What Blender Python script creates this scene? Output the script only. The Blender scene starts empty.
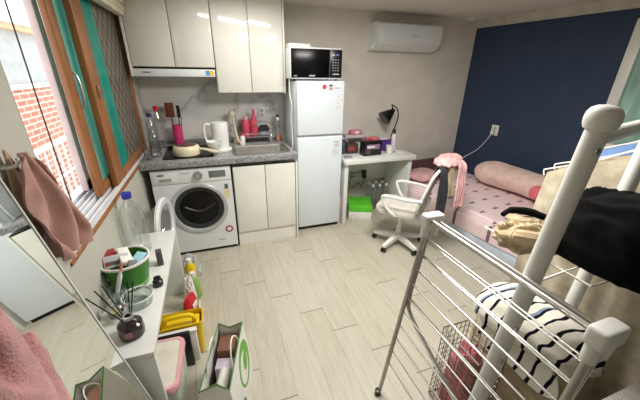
import bpy, bmesh, math, random
from mathutils import Vector, Matrix, noise

random.seed(7)
S = bpy.context.scene
COL = S.collection
R = math.radians

# ------------------------------------------------------------------ camera
F_PX, PITCH, ROLL, YAW = 300.394, 0.40600, 0.01622, 0.34345
fw = Vector((math.sin(YAW) * math.cos(PITCH), math.cos(YAW) * math.cos(PITCH), -math.sin(PITCH)))
rt = Vector((math.cos(YAW), -math.sin(YAW), 0))
up = rt.cross(fw)
c_, s_ = math.cos(ROLL), math.sin(ROLL)
rt, up = c_ * rt + s_ * up, -s_ * rt + c_ * up
cam_data = bpy.data.cameras.new('camera')
cam_data.sensor_width = 36
cam_data.lens = F_PX / 640 * 36
cam_data.clip_start = 0.02
cam = bpy.data.objects.new('camera', cam_data)
COL.objects.link(cam)
cam.matrix_world = Matrix(((rt.x, up.x, -fw.x, 0.717), (rt.y, up.y, -fw.y, 0.0), (rt.z, up.z, -fw.z, 1.562), (0, 0, 0, 1)))
S.camera = cam

# ------------------------------------------------------------------ world, exposure
W = bpy.data.worlds.new('world')
S.world = W
W.use_nodes = True
bg = W.node_tree.nodes['Background']
bg.inputs[0].default_value = (0.93, 0.97, 1.0, 1)
bg.inputs[1].default_value = 2.1
S.view_settings.view_transform = 'Standard'
S.view_settings.look = 'None'
S.view_settings.gamma = 1
S.view_settings.use_curve_mapping = False
S.view_settings.exposure = 0.27
ROOM_LAMP_W = 37.0
KITCHEN_LAMP_W = 6.5

# ------------------------------------------------------------------ materials
def lin(c):
    return tuple(((x / 255) / 12.92 if x / 255 <= 0.04045 else ((x / 255 + 0.055) / 1.055) ** 2.4) for x in c)


MATS = {}


class NT:
    """tiny node helper"""
    def __init__(self, name):
        self.m = bpy.data.materials.new(name)
        self.m.use_nodes = True
        self.t = self.m.node_tree
        self.p = self.t.nodes['Principled BSDF']
        self.out = self.t.nodes['Material Output']

    def n(self, typ, **kw):
        nd = self.t.nodes.new(typ)
        for k, v in kw.items():
            setattr(nd, k, v)
        return nd

    def l(self, a, b):
        self.t.links.new(a, b)

    def obj(self, scale=(1, 1, 1), rot=(0, 0, 0), loc=(0, 0, 0)):
        tc = self.n('ShaderNodeTexCoord')
        mp = self.n('ShaderNodeMapping')
        mp.inputs['Scale'].default_value = scale
        mp.inputs['Rotation'].default_value = rot
        mp.inputs['Location'].default_value = loc
        self.l(tc.outputs['Object'], mp.inputs['Vector'])
        return mp.outputs['Vector']

    def math(self, op, a, b=None, c=None):
        nd = self.n('ShaderNodeMath', operation=op)
        for i, x in enumerate((a, b, c)):
            if x is None:
                continue
            if isinstance(x, (int, float)):
                nd.inputs[i].default_value = x
            else:
                self.l(x, nd.inputs[i])
        return nd.outputs[0]

    def ramp(self, fac, stops):
        r = self.n('ShaderNodeValToRGB')
        els = r.color_ramp.elements
        while len(els) < len(stops):
            els.new(0.5)
        for e, (p, c) in zip(els, stops):
            e.position = p
            e.color = (*lin(c), 1)
        self.l(fac, r.inputs[0])
        return r.outputs[0]

    def mix(self, fac, a, b):
        nd = self.n('ShaderNodeMix', data_type='RGBA')
        for sock, x in ((nd.inputs[0], fac), (nd.inputs[6], a), (nd.inputs[7], b)):
            if isinstance(x, (int, float)):
                sock.default_value = x
            elif isinstance(x, tuple):
                sock.default_value = (*lin(x), 1)
            else:
                self.l(x, sock)
        return nd.outputs[2]

    def noise(self, vec, scale, detail=3, rough=0.5):
        nd = self.n('ShaderNodeTexNoise')
        nd.inputs['Scale'].default_value = scale
        nd.inputs['Detail'].default_value = detail
        nd.inputs['Roughness'].default_value = rough
        if vec is not None:
            self.l(vec, nd.inputs['Vector'])
        return nd.outputs[0]

    def bump(self, h, strength=0.3, dist=0.01):
        b = self.n('ShaderNodeBump')
        b.inputs['Strength'].default_value = strength
        b.inputs['Distance'].default_value = dist
        self.l(h, b.inputs['Height'])
        self.l(b.outputs[0], self.p.inputs['Normal'])


def M(name, rgb, rough=0.5, metal=0.0, var=0.06, scale=8.0, bump=0.0, bscale=60.0, spec=0.5, coat=0.0):
    """plain material with slight procedural variation"""
    if name in MATS:
        return MATS[name]
    k = NT(name)
    v = k.obj()
    nz = k.noise(v, scale, 3)
    lo = tuple(max(0, x * (1 - var)) for x in rgb)
    hi = tuple(min(255, x * (1 + var)) for x in rgb)
    k.l(k.ramp(nz, [(0.3, lo), (0.7, hi)]), k.p.inputs['Base Color'])
    k.p.inputs['Roughness'].default_value = rough
    k.p.inputs['Metallic'].default_value = metal
    k.p.inputs['Specular IOR Level'].default_value = spec
    if coat:
        k.p.inputs['Coat Weight'].default_value = coat
        k.p.inputs['Coat Roughness'].default_value = 0.08
    if bump:
        k.bump(k.noise(v, bscale, 2), bump, 0.004)
    MATS[name] = k.m
    return k.m


def fabric(name, rgb, var=0.12, bump=0.5, bscale=350.0, rough=0.95, sheen=0.2):
    if name in MATS:
        return MATS[name]
    k = NT(name)
    v = k.obj()
    nz = k.noise(v, 14, 4)
    lo = tuple(max(0, x * (1 - var)) for x in rgb)
    hi = tuple(min(255, x * (1 + var)) for x in rgb)
    k.l(k.ramp(nz, [(0.3, lo), (0.7, hi)]), k.p.inputs['Base Color'])
    k.p.inputs['Roughness'].default_value = rough
    k.p.inputs['Specular IOR Level'].default_value = 0.1
    k.p.inputs['Sheen Weight'].default_value = sheen
    k.bump(k.noise(v, bscale, 2), bump, 0.003)
    MATS[name] = k.m
    return k.m


def clear(name, tint=(246, 249, 250), gloss=0.25, rough=0.05):
    """thin clear plastic or glass"""
    if name in MATS:
        return MATS[name]
    k = NT(name)
    tr = k.n('ShaderNodeBsdfTransparent')
    tr.inputs[0].default_value = (*lin(tint), 1)
    gl = k.n('ShaderNodeBsdfGlossy')
    gl.inputs['Roughness'].default_value = rough
    lw = k.n('ShaderNodeLayerWeight')
    lw.inputs['Blend'].default_value = 0.4
    nz = k.noise(k.obj(), 40, 2)
    fac = k.math('MULTIPLY_ADD', lw.outputs['Facing'], 0.34, k.math('MULTIPLY', nz, gloss))
    mx = k.n('ShaderNodeMixShader')
    k.l(fac, mx.inputs[0])
    k.l(tr.outputs[0], mx.inputs[1])
    k.l(gl.outputs[0], mx.inputs[2])
    k.l(mx.outputs[0], k.out.inputs[0])
    MATS[name] = k.m
    return k.m


def emit(name, rgb, strength):
    k = NT(name)
    k.p.inputs['Base Color'].default_value = (*lin(rgb), 1)
    k.p.inputs['Emission Color'].default_value = (*lin(rgb), 1)
    k.p.inputs['Emission Strength'].default_value = strength
    MATS[name] = k.m
    return k.m


def mat_floor():
    k = NT('vinyl_planks')
    tc = k.n('ShaderNodeTexCoord')
    sp = k.n('ShaderNodeSeparateXYZ')
    k.l(tc.outputs['Object'], sp.inputs[0])
    w, L = 0.1675, 0.98
    xr = k.math('DIVIDE', k.math('SUBTRACT', sp.outputs[0], 0.64), w)
    row = k.math('FLOOR', xr)
    fx = k.math('FRACT', xr)
    yo = k.math('DIVIDE', k.math('ADD', sp.outputs[1], k.math('MULTIPLY_ADD', row, 0.215, 1.71)), L)
    fy = k.math('FRACT', yo)
    pl = k.math('FLOOR', yo)
    cb = k.n('ShaderNodeCombineXYZ')
    k.l(row, cb.inputs[0]); k.l(pl, cb.inputs[1])
    wn = k.n('ShaderNodeTexWhiteNoise')
    k.l(cb.outputs[0], wn.inputs['Vector'])
    # wood grain stretched along the plank, shifted per plank
    va = k.n('ShaderNodeVectorMath', operation='MULTIPLY_ADD')
    k.l(tc.outputs['Object'], va.inputs[0])
    va.inputs[1].default_value = (14, 1.3, 1)
    k.l(wn.outputs['Color'], va.inputs[2])
    g = k.noise(va.outputs[0], 3.0, 6, 0.62)
    va2 = k.n('ShaderNodeVectorMath', operation='MULTIPLY')
    k.l(tc.outputs['Object'], va2.inputs[0]); va2.inputs[1].default_value = (60, 3, 1)
    g2 = k.noise(va2.outputs[0], 3.0, 3, 0.6)
    gg = k.math('MULTIPLY_ADD', g2, 0.35, k.math('MULTIPLY', g, 0.65))
    base = k.ramp(gg, [(0.3, (160, 153, 134)), (0.5, (180, 174, 156)), (0.72, (192, 188, 172))])
    tint = k.mix(k.math('MULTIPLY', wn.outputs['Value'], 0.35), base, (196, 193, 181))
    ex = k.math('MINIMUM', fx, k.math('SUBTRACT', 1.0, fx))
    ey = k.math('MINIMUM', fy, k.math('SUBTRACT', 1.0, fy))
    seam = k.math('MAXIMUM', k.math('MULTIPLY', k.math('LESS_THAN', ex, 0.010), 0.45), k.math('LESS_THAN', ey, 0.0035))
    col = k.mix(k.math('MULTIPLY', seam, 0.75), tint, (96, 88, 74))
    k.l(col, k.p.inputs['Base Color'])
    k.l(k.math('MULTIPLY_ADD', g, 0.2, 0.30), k.p.inputs['Roughness'])
    k.bump(k.math('SUBTRACT', gg, seam), 0.12, 0.003)
    return k.m


def mat_marble():
    k = NT('marble_panel')
    v = k.obj()
    nz = k.noise(v, 2.0, 5, 0.6)
    va = k.n('ShaderNodeVectorMath', operation='MULTIPLY_ADD')
    cb = k.n('ShaderNodeCombineXYZ')
    k.l(nz, cb.inputs[0]); k.l(nz, cb.inputs[2])
    k.l(cb.outputs[0], va.inputs[0]); va.inputs[1].default_value = (0.9, 0.9, 0.9); k.l(v, va.inputs[2])
    n2 = k.noise(va.outputs[0], 2.6, 2, 0.5)
    vein = k.math('ABSOLUTE', k.math('SUBTRACT', n2, 0.5))
    k.l(k.ramp(vein, [(0.0, (164, 164, 164)), (0.012, (190, 190, 188)), (0.05, (212, 211, 208)), (0.3, (220, 219, 216))]), k.p.inputs['Base Color'])
    k.p.inputs['Roughness'].default_value = 0.25
    return k.m


def mat_granite():
    k = NT('speckled_granite')
    v = k.obj()
    a = k.noise(v, 160, 3, 0.7)
    b = k.noise(v, 55, 2, 0.6)
    f = k.math('MULTIPLY_ADD', a, 0.65, k.math('MULTIPLY', b, 0.35))
    k.l(k.ramp(f, [(0.36, (70, 70, 72)), (0.5, (140, 140, 142)), (0.64, (196, 196, 196))]), k.p.inputs['Base Color'])
    k.p.inputs['Roughness'].default_value = 0.3
    return k.m


def mat_brick():
    k = NT('pink_brick')
    tc = k.n('ShaderNodeTexCoord')
    sp = k.n('ShaderNodeSeparateXYZ'); k.l(tc.outputs['Object'], sp.inputs[0])
    cb = k.n('ShaderNodeCombineXYZ'); k.l(sp.outputs[1], cb.inputs[0]); k.l(sp.outputs[2], cb.inputs[1])
    b = k.n('ShaderNodeTexBrick')
    k.l(cb.outputs[0], b.inputs['Vector'])
    b.inputs['Scale'].default_value = 1.0
    b.inputs['Brick Width'].default_value = 0.24
    b.inputs['Row Height'].default_value = 0.082
    b.inputs['Mortar Size'].default_value = 0.012
    b.inputs['Color1'].default_value = (*lin((196, 132, 108)), 1)
    b.inputs['Color2'].default_value = (*lin((176, 116, 96)), 1)
    b.inputs['Mortar'].default_value = (*lin((205, 190, 178)), 1)
    k.l(b.outputs['Color'], k.p.inputs['Base Color'])
    k.p.inputs['Roughness'].default_value = 0.9
    return k.m


def mat_gingham():
    k = NT('pink_gingham_bows')
    tc = k.n('ShaderNodeTexCoord')
    sp = k.n('ShaderNodeSeparateXYZ'); k.l(tc.outputs['Object'], sp.inputs[0])
    X = sp.outputs[0]
    Y = k.math('ADD', sp.outputs[1], k.math('MULTIPLY', sp.outputs[2], 0.0))
    q = 0.022
    a = k.math('LESS_THAN', k.math('FRACT', k.math('DIVIDE', k.math('SUBTRACT', X, sp.outputs[2]), q)), 0.5)
    b = k.math('LESS_THAN', k.math('FRACT', k.math('DIVIDE', k.math('SUBTRACT', Y, sp.outputs[2]), q)), 0.5)
    s = k.math('MULTIPLY', k.math('ADD', a, b), 0.5)
    base = k.mix(s, (250, 240, 240), (234, 194, 202))
    # bows: staggered grid
    g = 0.19
    ry = k.math('DIVIDE', Y, g)
    rowi = k.math('FLOOR', ry)
    ly = k.math('MULTIPLY', k.math('SUBTRACT', k.math('FRACT', ry), 0.5), g)
    off = k.math('MULTIPLY', k.math('MODULO', k.math('ABSOLUTE', rowi), 2.0), 0.5)
    lx = k.math('MULTIPLY', k.math('SUBTRACT', k.math('FRACT', k.math('ADD', k.math('DIVIDE', X, g), off)), 0.5), g)
    ax = k.math('ABSOLUTE', lx); ay = k.math('ABSOLUTE', ly)
    wing = k.math('MULTIPLY', k.math('LESS_THAN', ax, 0.031), k.math('LESS_THAN', ay, k.math('MULTIPLY_ADD', ax, 0.5, 0.005)))
    tail = k.math('MULTIPLY', k.math('LESS_THAN', k.math('ABSOLUTE', k.math('SUBTRACT', ax, k.math('MULTIPLY', ly, -0.6))), 0.004),
                  k.math('MULTIPLY', k.math('LESS_THAN', ly, 0.0), k.math('GREATER_THAN', ly, -0.026)))
    bow = k.math('MAXIMUM', wing, tail)
    col = k.mix(k.math('MULTIPLY', bow, 0.85), base, (110, 52, 62))
    k.l(col, k.p.inputs['Base Color'])
    k.p.inputs['Roughness'].default_value = 0.95
    k.p.inputs['Specular IOR Level'].default_value = 0.1
    k.bump(k.noise(k.obj(), 7, 3), 0.35, 0.03)
    return k.m


def mat_stripes(name, base, stripe, freq, thr, warp=0.25, axis=1):
    k = NT(name)
    tc = k.n('ShaderNodeTexCoord')
    nz = k.noise(tc.outputs['Object'], 6, 2)
    sp = k.n('ShaderNodeSeparateXYZ'); k.l(tc.outputs['Object'], sp.inputs[0])
    t = k.math('ADD', k.math('MULTIPLY', sp.outputs[axis], freq), k.math('MULTIPLY', nz, warp * freq * 0.2))
    t = k.math('ADD', t, k.math('MULTIPLY', sp.outputs[0], freq * 0.35))
    f = k.math('FRACT', t)
    s = k.math('LESS_THAN', f, thr)
    s2 = k.math('MULTIPLY', k.math('GREATER_THAN', f, thr), k.math('LESS_THAN', f, thr * 1.9))
    third = k.math('LESS_THAN', k.math('FRACT', k.math('MULTIPLY', k.math('FLOOR', t), 0.3334)), 0.3)
    col = k.mix(s, base, stripe)
    col = k.mix(k.math('MULTIPLY', s2, third), col, (128, 142, 166))
    k.l(col, k.p.inputs['Base Color'])
    k.p.inputs['Roughness'].default_value = 0.95
    k.p.inputs['Specular IOR Level'].default_value = 0.1
    k.bump(k.noise(tc.outputs['Object'], 260, 2), 0.4, 0.003)
    return k.m


def mat_patterned_glass():
    k = NT('patterned_frosted_glass')
    tc = k.n('ShaderNodeTexCoord')
    sp = k.n('ShaderNodeSeparateXYZ'); k.l(tc.outputs['Object'], sp.inputs[0])
    q = 0.11
    a = k.math('DIVIDE', k.math('ADD', sp.outputs[1], sp.outputs[2]), q)
    b = k.math('DIVIDE', k.math('SUBTRACT', sp.outputs[1], sp.outputs[2]), q)
    fa = k.math('ABSOLUTE', k.math('SUBTRACT', k.math('FRACT', a), 0.5))
    fb = k.math('ABSOLUTE', k.math('SUBTRACT', k.math('FRACT', b), 0.5))
    h = k.math('MULTIPLY', k.math('ADD', fa, fb), 1.0)
    nz = k.noise(tc.outputs['Object'], 9, 3)
    hh = k.math('MULTIPLY_ADD', nz, 0.35, k.math('MULTIPLY', h, 0.75))
    k.l(k.ramp(hh, [(0.2, (150, 140, 124)), (0.55, (112, 104, 94)), (0.85, (78, 72, 66))]), k.p.inputs['Base Color'])
    k.p.inputs['Roughness'].default_value = 0.35
    k.p.inputs['Transmission Weight'].default_value = 0.15
    k.bump(h, 0.6, 0.01)
    return k.m


def mat_teal_glass(name, rgb, translucent):
    k = NT(name)
    nz = k.noise(k.obj((1, 4, 0.6)), 3, 3)
    c = k.ramp(nz, [(0.3, tuple(x * 0.85 for x in rgb)), (0.7, tuple(min(255, x * 1.08) for x in rgb))])
    k.l(c, k.p.inputs['Base Color'])
    k.p.inputs['Roughness'].default_value = 0.25
    tl = k.n('ShaderNodeBsdfTranslucent'); k.l(c, tl.inputs[0])
    mx = k.n('ShaderNodeMixShader'); mx.inputs[0].default_value = translucent
    k.l(k.p.outputs[0], mx.inputs[1]); k.l(tl.outputs[0], mx.inputs[2])
    k.l(mx.outputs[0], k.out.inputs[0])
    return k.m


def mat_wood(name, c0, c1, axis_scale=(30, 30, 2.0), rough=0.4):
    k = NT(name)
    g = k.noise(k.obj(axis_scale), 2.0, 5, 0.6)
    k.l(k.ramp(g, [(0.3, c0), (0.7, c1)]), k.p.inputs['Base Color'])
    k.p.inputs['Roughness'].default_value = rough
    k.bump(g, 0.1, 0.002)
    return k.m


def mat_waffle(name, c0, c1, q):
    k = NT(name)
    tc = k.n('ShaderNodeTexCoord')
    sp = k.n('ShaderNodeSeparateXYZ'); k.l(tc.outputs['Object'], sp.inputs[0])
    fx = k.math('SINE', k.math('MULTIPLY', k.math('ADD', sp.outputs[0], sp.outputs[2]), 6.283 / q))
    fy = k.math('SINE', k.math('MULTIPLY', k.math('ADD', sp.outputs[1], sp.outputs[2]), 6.283 / q))
    h = k.math('MULTIPLY_ADD', k.math('MULTIPLY', fx, fy), 0.5, 0.5)
    k.l(k.ramp(h, [(0.2, c0), (0.8, c1)]), k.p.inputs['Base Color'])
    k.p.inputs['Roughness'].default_value = 0.9
    k.bump(h, 0.5, 0.006)
    return k.m


WALL_WHITE = M('painted_wall_pale', (188, 186, 176), 0.8, var=0.03, scale=3, bump=0.1)
WALL_GREY = M('grey_wallpaper', (226, 220, 210), 0.85, var=0.025, scale=5, bump=0.15, bscale=120)
WALL_NAVY = M('navy_wallpaper', (44, 60, 86), 0.75, var=0.06, scale=5, bump=0.15, bscale=120)
CEIL = M('ceiling_paper', (222, 216, 204), 0.9, var=0.02, scale=4, bump=0.1)
CROWN = M('crown_moulding_cream', (196, 190, 176), 0.6)
FLOOR = mat_floor()
MARBLE = mat_marble()
GRANITE = mat_granite()
BRICK = mat_brick()
GLOSS_WHITE = M('glossy_cream_white', (224, 222, 214), 0.10, var=0.01, coat=0.5)
PANEL_WHITE = M('panel_white', (232, 231, 223), 0.35, var=0.015)
APPL_WHITE = M('appliance_white', (226, 229, 230), 0.28, var=0.01)
FRIDGE_WHITE = M('fridge_white', (218, 226, 232), 0.25, var=0.01)
PLASTIC_WHITE = M('plastic_white', (226, 226, 222), 0.35, var=0.02)
PLASTIC_GREY = M('plastic_grey', (150, 152, 152), 0.4)
PLASTIC_BLACK = M('plastic_black', (18, 18, 20), 0.3, var=0.1)
BLACK_GLASS = M('black_glass', (8, 8, 10), 0.22, var=0.1, spec=0.25)
DARK = M('dark_recess', (30, 29, 28), 0.8)
STEEL = M('brushed_steel', (186, 184, 180), 0.34, 1.0, var=0.05)
CHROME = M('chrome', (215, 215, 215), 0.08, 1.0, var=0.02)
ALU = M('white_aluminium', (214, 214, 216), 0.35, var=0.03)
PINK_ALU = M('pale_pink_aluminium', (214, 190, 186), 0.4, var=0.04)
WOOD = mat_wood('orange_brown_wood', (132, 82, 44), (164, 106, 58))
DARK_WOOD = mat_wood('dark_red_wood', (84, 40, 30), (110, 56, 40))
HEADBOARD = M('maroon_headboard', (92, 60, 62), 0.7)
TEAL_PALE = mat_teal_glass('pale_teal_glass', (160, 214, 202), 0.75)
TEAL = mat_teal_glass('teal_glass', (24, 178, 160), 0.35)
PATT_GLASS = mat_patterned_glass()
CLEAR = clear('clear_plastic')
CLEAR_GLASS = clear('clear_glass', (240, 244, 244), 0.18, 0.02)
WINDOW_CLEAR = clear('window_pane_glass', (240, 245, 245), 0.05, 0.02)
PINK = M('hot_pink_plastic', (214, 60, 120), 0.35)
PINK_DK = M('rose_pink_plastic', (200, 70, 96), 0.35)
PINK_PALE = M('pale_pink_plastic', (228, 172, 178), 0.4)
RED = M('red_print', (196, 30, 36), 0.45)
GREEN = M('green_print', (92, 168, 40), 0.45)
GREEN_DK = M('deep_green_print', (58, 128, 40), 0.4)
LIME = M('lime_green_print', (96, 200, 50), 0.45)
YELLOW = M('yellow_plastic', (236, 200, 20), 0.4)
BLUE = M('royal_blue_plastic', (40, 52, 160), 0.4)
SKY = M('sky_blue_print', (96, 158, 214), 0.5)
PURPLE = M('violet_print', (86, 44, 138), 0.5)
CREAM = M('cream_enamel', (226, 216, 184), 0.3)
LID_CREAM = M('lid_cream', (222, 218, 204), 0.4)
BROWN = M('brown_nonstick', (94, 62, 48), 0.35)
PAPER = M('white_paper', (232, 230, 224), 0.8, var=0.03)
CARD = M('brown_cardboard', (118, 80, 62), 0.85)
INK = M('grey_ink', (96, 98, 104), 0.6)
PALE_INK = M('pale_grey_ink', (176, 180, 184), 0.6)
ORANGE = M('orange_liquid', (222, 150, 90), 0.4)
F_PINKROBE = fabric('dusty_pink_fleece', (204, 150, 150), 0.10, 0.9, 220, sheen=0.5)
F_ROSE = fabric('brownish_pink_towel', (186, 146, 136), 0.10, 0.8, 260)
F_PINK = fabric('soft_pink_cloth', (226, 178, 178))
F_PALEPINK = fabric('pale_pink_plush', (232, 200, 190), 0.05, 0.5, 300, sheen=0.4)
F_ROSEPINK = fabric('rose_pink_plush', (222, 112, 122), 0.06)
F_BEIGE = fabric('beige_cloth', (178, 162, 134))
F_CREAM = fabric('cream_cloth', (178, 168, 146))
F_KNIT = fabric('cream_knit', (184, 164, 130), 0.12, 0.9, 160)
F_BLACK = fabric('black_cloth', (11, 11, 12), 0.2, 0.4, sheen=0.02)
F_CHAR = fabric('charcoal_cloth', (52, 52, 56), 0.15)
F_BLUE = fabric('light_blue_shirt_cloth', (120, 150, 200))
F_NAVY = fabric('navy_cloth', (42, 48, 78))
F_SEAT = fabric('pale_grey_seat_cloth', (206, 202, 192), 0.05)
F_MESH = M('pale_grey_mesh', (196, 194, 188), 0.8)
GINGHAM = mat_gingham()
STRIPED = mat_stripes('cream_black_striped_cloth', (226, 222, 208), (22, 24, 34), 17.0, 0.22, 0.35)
WAFFLE = mat_waffle('grey_woven_cloth', (150, 148, 142), (192, 190, 184), 0.012)
MIRROR = M('mirror_silver', (236, 240, 238), 0.01, 1.0, var=0.0)
WINGREEN = mat_teal_glass('green_frosted_glass', (168, 188, 176), 0.6)
SHELF_WHITE = M('white_laminate', (224, 226, 222), 0.3, var=0.015)
STUCCO = M('grey_stucco', (176, 178, 176), 0.9, var=0.05)
BED_WHITE = M('bluish_white_board', (202, 212, 228), 0.45)


# ------------------------------------------------------------------ mesh builder
class MB:
    def __init__(self):
        self.b = bmesh.new()

    def box(self, c, s, rot=None, bevel=0.0, seg=2):
        r = bmesh.ops.create_cube(self.b, size=1)
        vs = r['verts']
        m = Matrix.Translation(c) @ (rot.to_4x4() if rot else Matrix()) @ Matrix.Diagonal((*s, 1))
        bmesh.ops.transform(self.b, matrix=m, verts=vs)
        if bevel:
            es = list({e for v in vs for e in v.link_edges})
            bmesh.ops.bevel(self.b, geom=es, offset=min(bevel, min(s) * 0.45), segments=seg, affect='EDGES', profile=0.5)
        return self

    def bb(self, a, b, bevel=0.0, seg=2):
        a, b = Vector(a), Vector(b)
        return self.box((a + b) / 2, [abs(x) for x in (b - a)], None, bevel, seg)

    def ring_loft(self, rings, closed_ends=True, closed_loop=False):
        """rings: lists of equally many points"""
        b = self.b
        V = [[b.verts.new(p) for p in r] for r in rings]
        n = len(V[0])
        m = len(V)
        for i in range(m if closed_loop else m - 1):
            A, B = V[i], V[(i + 1) % m]
            for j in range(n):
                k = (j + 1) % n
                try:
                    b.faces.new((A[j], A[k], B[k], B[j]))
                except ValueError:
                    pass
        if closed_ends and not closed_loop:
            b.faces.new(list(reversed(V[0])))
            b.faces.new(V[-1])
        return self

    def cyl(self, p0, p1, r0, r1=None, seg=16):
        r1 = r0 if r1 is None else r1
        p0, p1 = Vector(p0), Vector(p1)
        d = (p1 - p0).normalized()
        a = d.orthogonal().normalized(); c = d.cross(a)
        cs = [(math.cos(2 * math.pi * i / seg), math.sin(2 * math.pi * i / seg)) for i in range(seg)]
        return self.ring_loft([[p0 + (a * x + c * y) * r0 for x, y in cs], [p1 + (a * x + c * y) * r1 for x, y in cs]])

    def tube(self, pts, r, seg=10, closed=False, smooth=0):
        pts = [Vector(p) for p in pts]
        if smooth:
            pts = spline(pts, smooth, closed)
        n = len(pts)
        rad = r if isinstance(r, (list, tuple)) else [r] * n
        if len(rad) != n:
            rad = [rad[min(len(rad) - 1, int(i * len(rad) / n))] for i in range(n)]
        T = []
        for i in range(n):
            a = pts[(i - 1) % n] if (closed or i > 0) else pts[i]
            b = pts[(i + 1) % n] if (closed or i < n - 1) else pts[i]
            T.append((b - a).normalized())
        nv = T[0].orthogonal().normalized()
        rings = []
        for i in range(n):
            nv = (nv - T[i] * nv.dot(T[i]))
            nv = nv.normalized() if nv.length > 1e-6 else T[i].orthogonal().normalized()
            bn = T[i].cross(nv)
            rings.append([pts[i] + (nv * math.cos(2 * math.pi * j / seg) + bn * math.sin(2 * math.pi * j / seg)) * rad[i] for j in range(seg)])
        return self.ring_loft(rings, True, closed)

    def lathe(self, prof, c=(0, 0, 0), seg=24, rot=None, sx=1.0, sy=1.0, annulus=False):
        """prof: (r, z) from bottom to top"""
        c = Vector(c)
        rings = []
        for r, z in prof:
            ring = []
            for j in range(seg):
                a = 2 * math.pi * j / seg
                p = Vector((max(r, 1e-4) * math.cos(a) * sx, max(r, 1e-4) * math.sin(a) * sy, z))
                ring.append(c + (rot @ p if rot else p))
            rings.append(ring)
        return self.ring_loft(rings, not annulus, annulus)

    def prism(self, poly, lo, hi, axis='x'):
        def P(u, v, w):
            return {'x': (w, u, v), 'y': (u, w, v), 'z': (u, v, w)}[axis]
        return self.ring_loft([[P(u, v, lo) for u, v in poly], [P(u, v, hi) for u, v in poly]])

    def sheet(self, f, nu, nv, th=0.004):
        g = [[Vector(f(i / nu, j / nv)) for j in range(nv + 1)] for i in range(nu + 1)]
        def nor(i, j):
            a = g[min(i + 1, nu)][j] - g[max(i - 1, 0)][j]
            c = g[i][min(j + 1, nv)] - g[i][max(j - 1, 0)]
            n = a.cross(c)
            return n.normalized() if n.length > 1e-9 else Vector((0, 0, 1))
        b = self.b
        A = [[b.verts.new(g[i][j] + nor(i, j) * th / 2) for j in range(nv + 1)] for i in range(nu + 1)]
        B = [[b.verts.new(g[i][j] - nor(i, j) * th / 2) for j in range(nv + 1)] for i in range(nu + 1)]
        for i in range(nu):
            for j in range(nv):
                b.faces.new((A[i][j], A[i + 1][j], A[i + 1][j + 1], A[i][j + 1]))
                b.faces.new((B[i][j], B[i][j + 1], B[i + 1][j + 1], B[i + 1][j]))
        edge = [(i, 0) for i in range(nu + 1)] + [(nu, j) for j in range(1, nv + 1)] + [(i, nv) for i in range(nu - 1, -1, -1)] + [(0, j) for j in range(nv - 1, 0, -1)]
        for a, c in zip(edge, edge[1:] + edge[:1]):
            b.faces.new((A[a[0]][a[1]], B[a[0]][a[1]], B[c[0]][c[1]], A[c[0]][c[1]]))
        return self

    def heap(self, c, rx, ry, h, seed=0, amp=0.25, freq=2.0, nu=40, nv=64, power=2.4, flat=0.0):
        """soft folded pile of cloth sitting on z = c.z"""
        c = Vector(c)
        rings = []
        for i in range(nu + 1):
            ph = (i / nu) * math.pi / 2 * 0.999
            ring = []
            for j in range(nv):
                t = 2 * math.pi * j / nv
                co, si = math.cos(t), math.sin(t)
                q = (abs(co) ** power + abs(si) ** power) ** (-1 / power)
                e = math.cos(ph) ** 0.55
                zz = math.sin(ph) ** (0.8)
                d = Vector((co * q * e, si * q * e, zz))
                w = Vector((d.x * freq + seed * 3.7, d.y * freq + seed * 1.3, d.z * freq * 0.7))
                warp = noise.noise(w * 0.7) * 1.6
                n1 = noise.noise(w + Vector((warp, -warp, warp)))
                n2 = noise.noise(w * 2.3 + Vector((warp, 5, 0)))
                k = 1 + amp * (0.55 - 2.2 * abs(n1)) * 0.8 + amp * 0.5 * n2
                p = Vector((d.x * rx * (1 + (k - 1) * 0.7), d.y * ry * (1 + (k - 1) * 0.7), max(0.0, d.z * h * k)))
                ring.append(c + p)
            rings.append(ring)
        return self.ring_loft(rings)

    def build(self, name, mat, parent=None, angle=35, label=None, loc=None):
        bmesh.ops.recalc_face_normals(self.b, faces=self.b.faces)
        me = bpy.data.meshes.new(name)
        self.b.to_mesh(me)
        self.b.free()
        for p in me.polygons:
            p.use_smooth = True
        try:
            me.set_sharp_from_angle(angle=R(angle))
        except Exception:
            pass
        me.materials.append(mat)
        o = bpy.data.objects.new(name, me)
        COL.objects.link(o)
        if parent:
            o.parent = parent
        if label:
            o['label'] = label
        if loc:
            o.location = loc
        return o


def spline(pts, k, closed=False):
    n = len(pts)
    out = []
    rng = range(n if closed else n - 1)
    for i in rng:
        p0 = pts[(i - 1) % n] if (closed or i > 0) else pts[i]
        p1, p2 = pts[i], pts[(i + 1) % n]
        p3 = pts[(i + 2) % n] if (closed or i + 2 < n) else p2
        for j in range(k):
            t = j / k
            out.append(0.5 * ((2 * p1) + (p2 - p0) * t + (2 * p0 - 5 * p1 + 4 * p2 - p3) * t * t + (3 * p1 - p0 - 3 * p2 + p3) * t ** 3))
    if not closed:
        out.append(pts[-1])
    return out


def rrect(w, h, r, n=4, cx=0, cy=0):
    pts = []
    for (sx, sy, a0) in ((1, 1, 0), (-1, 1, 90), (-1, -1, 180), (1, -1, 270)):
        for i in range(n + 1):
            a = R(a0 + 90 * i / n)
            pts.append((cx + sx * (w / 2 - r) + r * math.cos(a), cy + sy * (h / 2 - r) + r * math.sin(a)))
    return pts


def tag(o, label, cat, group=None, kind=None):
    o['label'] = label
    o['category'] = cat
    if group:
        o['group'] = group
    if kind:
        o['kind'] = kind
    return o


def thing(name, label, cat, loc=(0, 0, 0), rz=0, group=None):
    o = bpy.data.objects.new(name, None)
    o.empty_display_size = 0.05
    COL.objects.link(o)
    o.location = loc
    o.rotation_euler = (0, 0, R(rz))
    return tag(o, label, cat, group)


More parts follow.
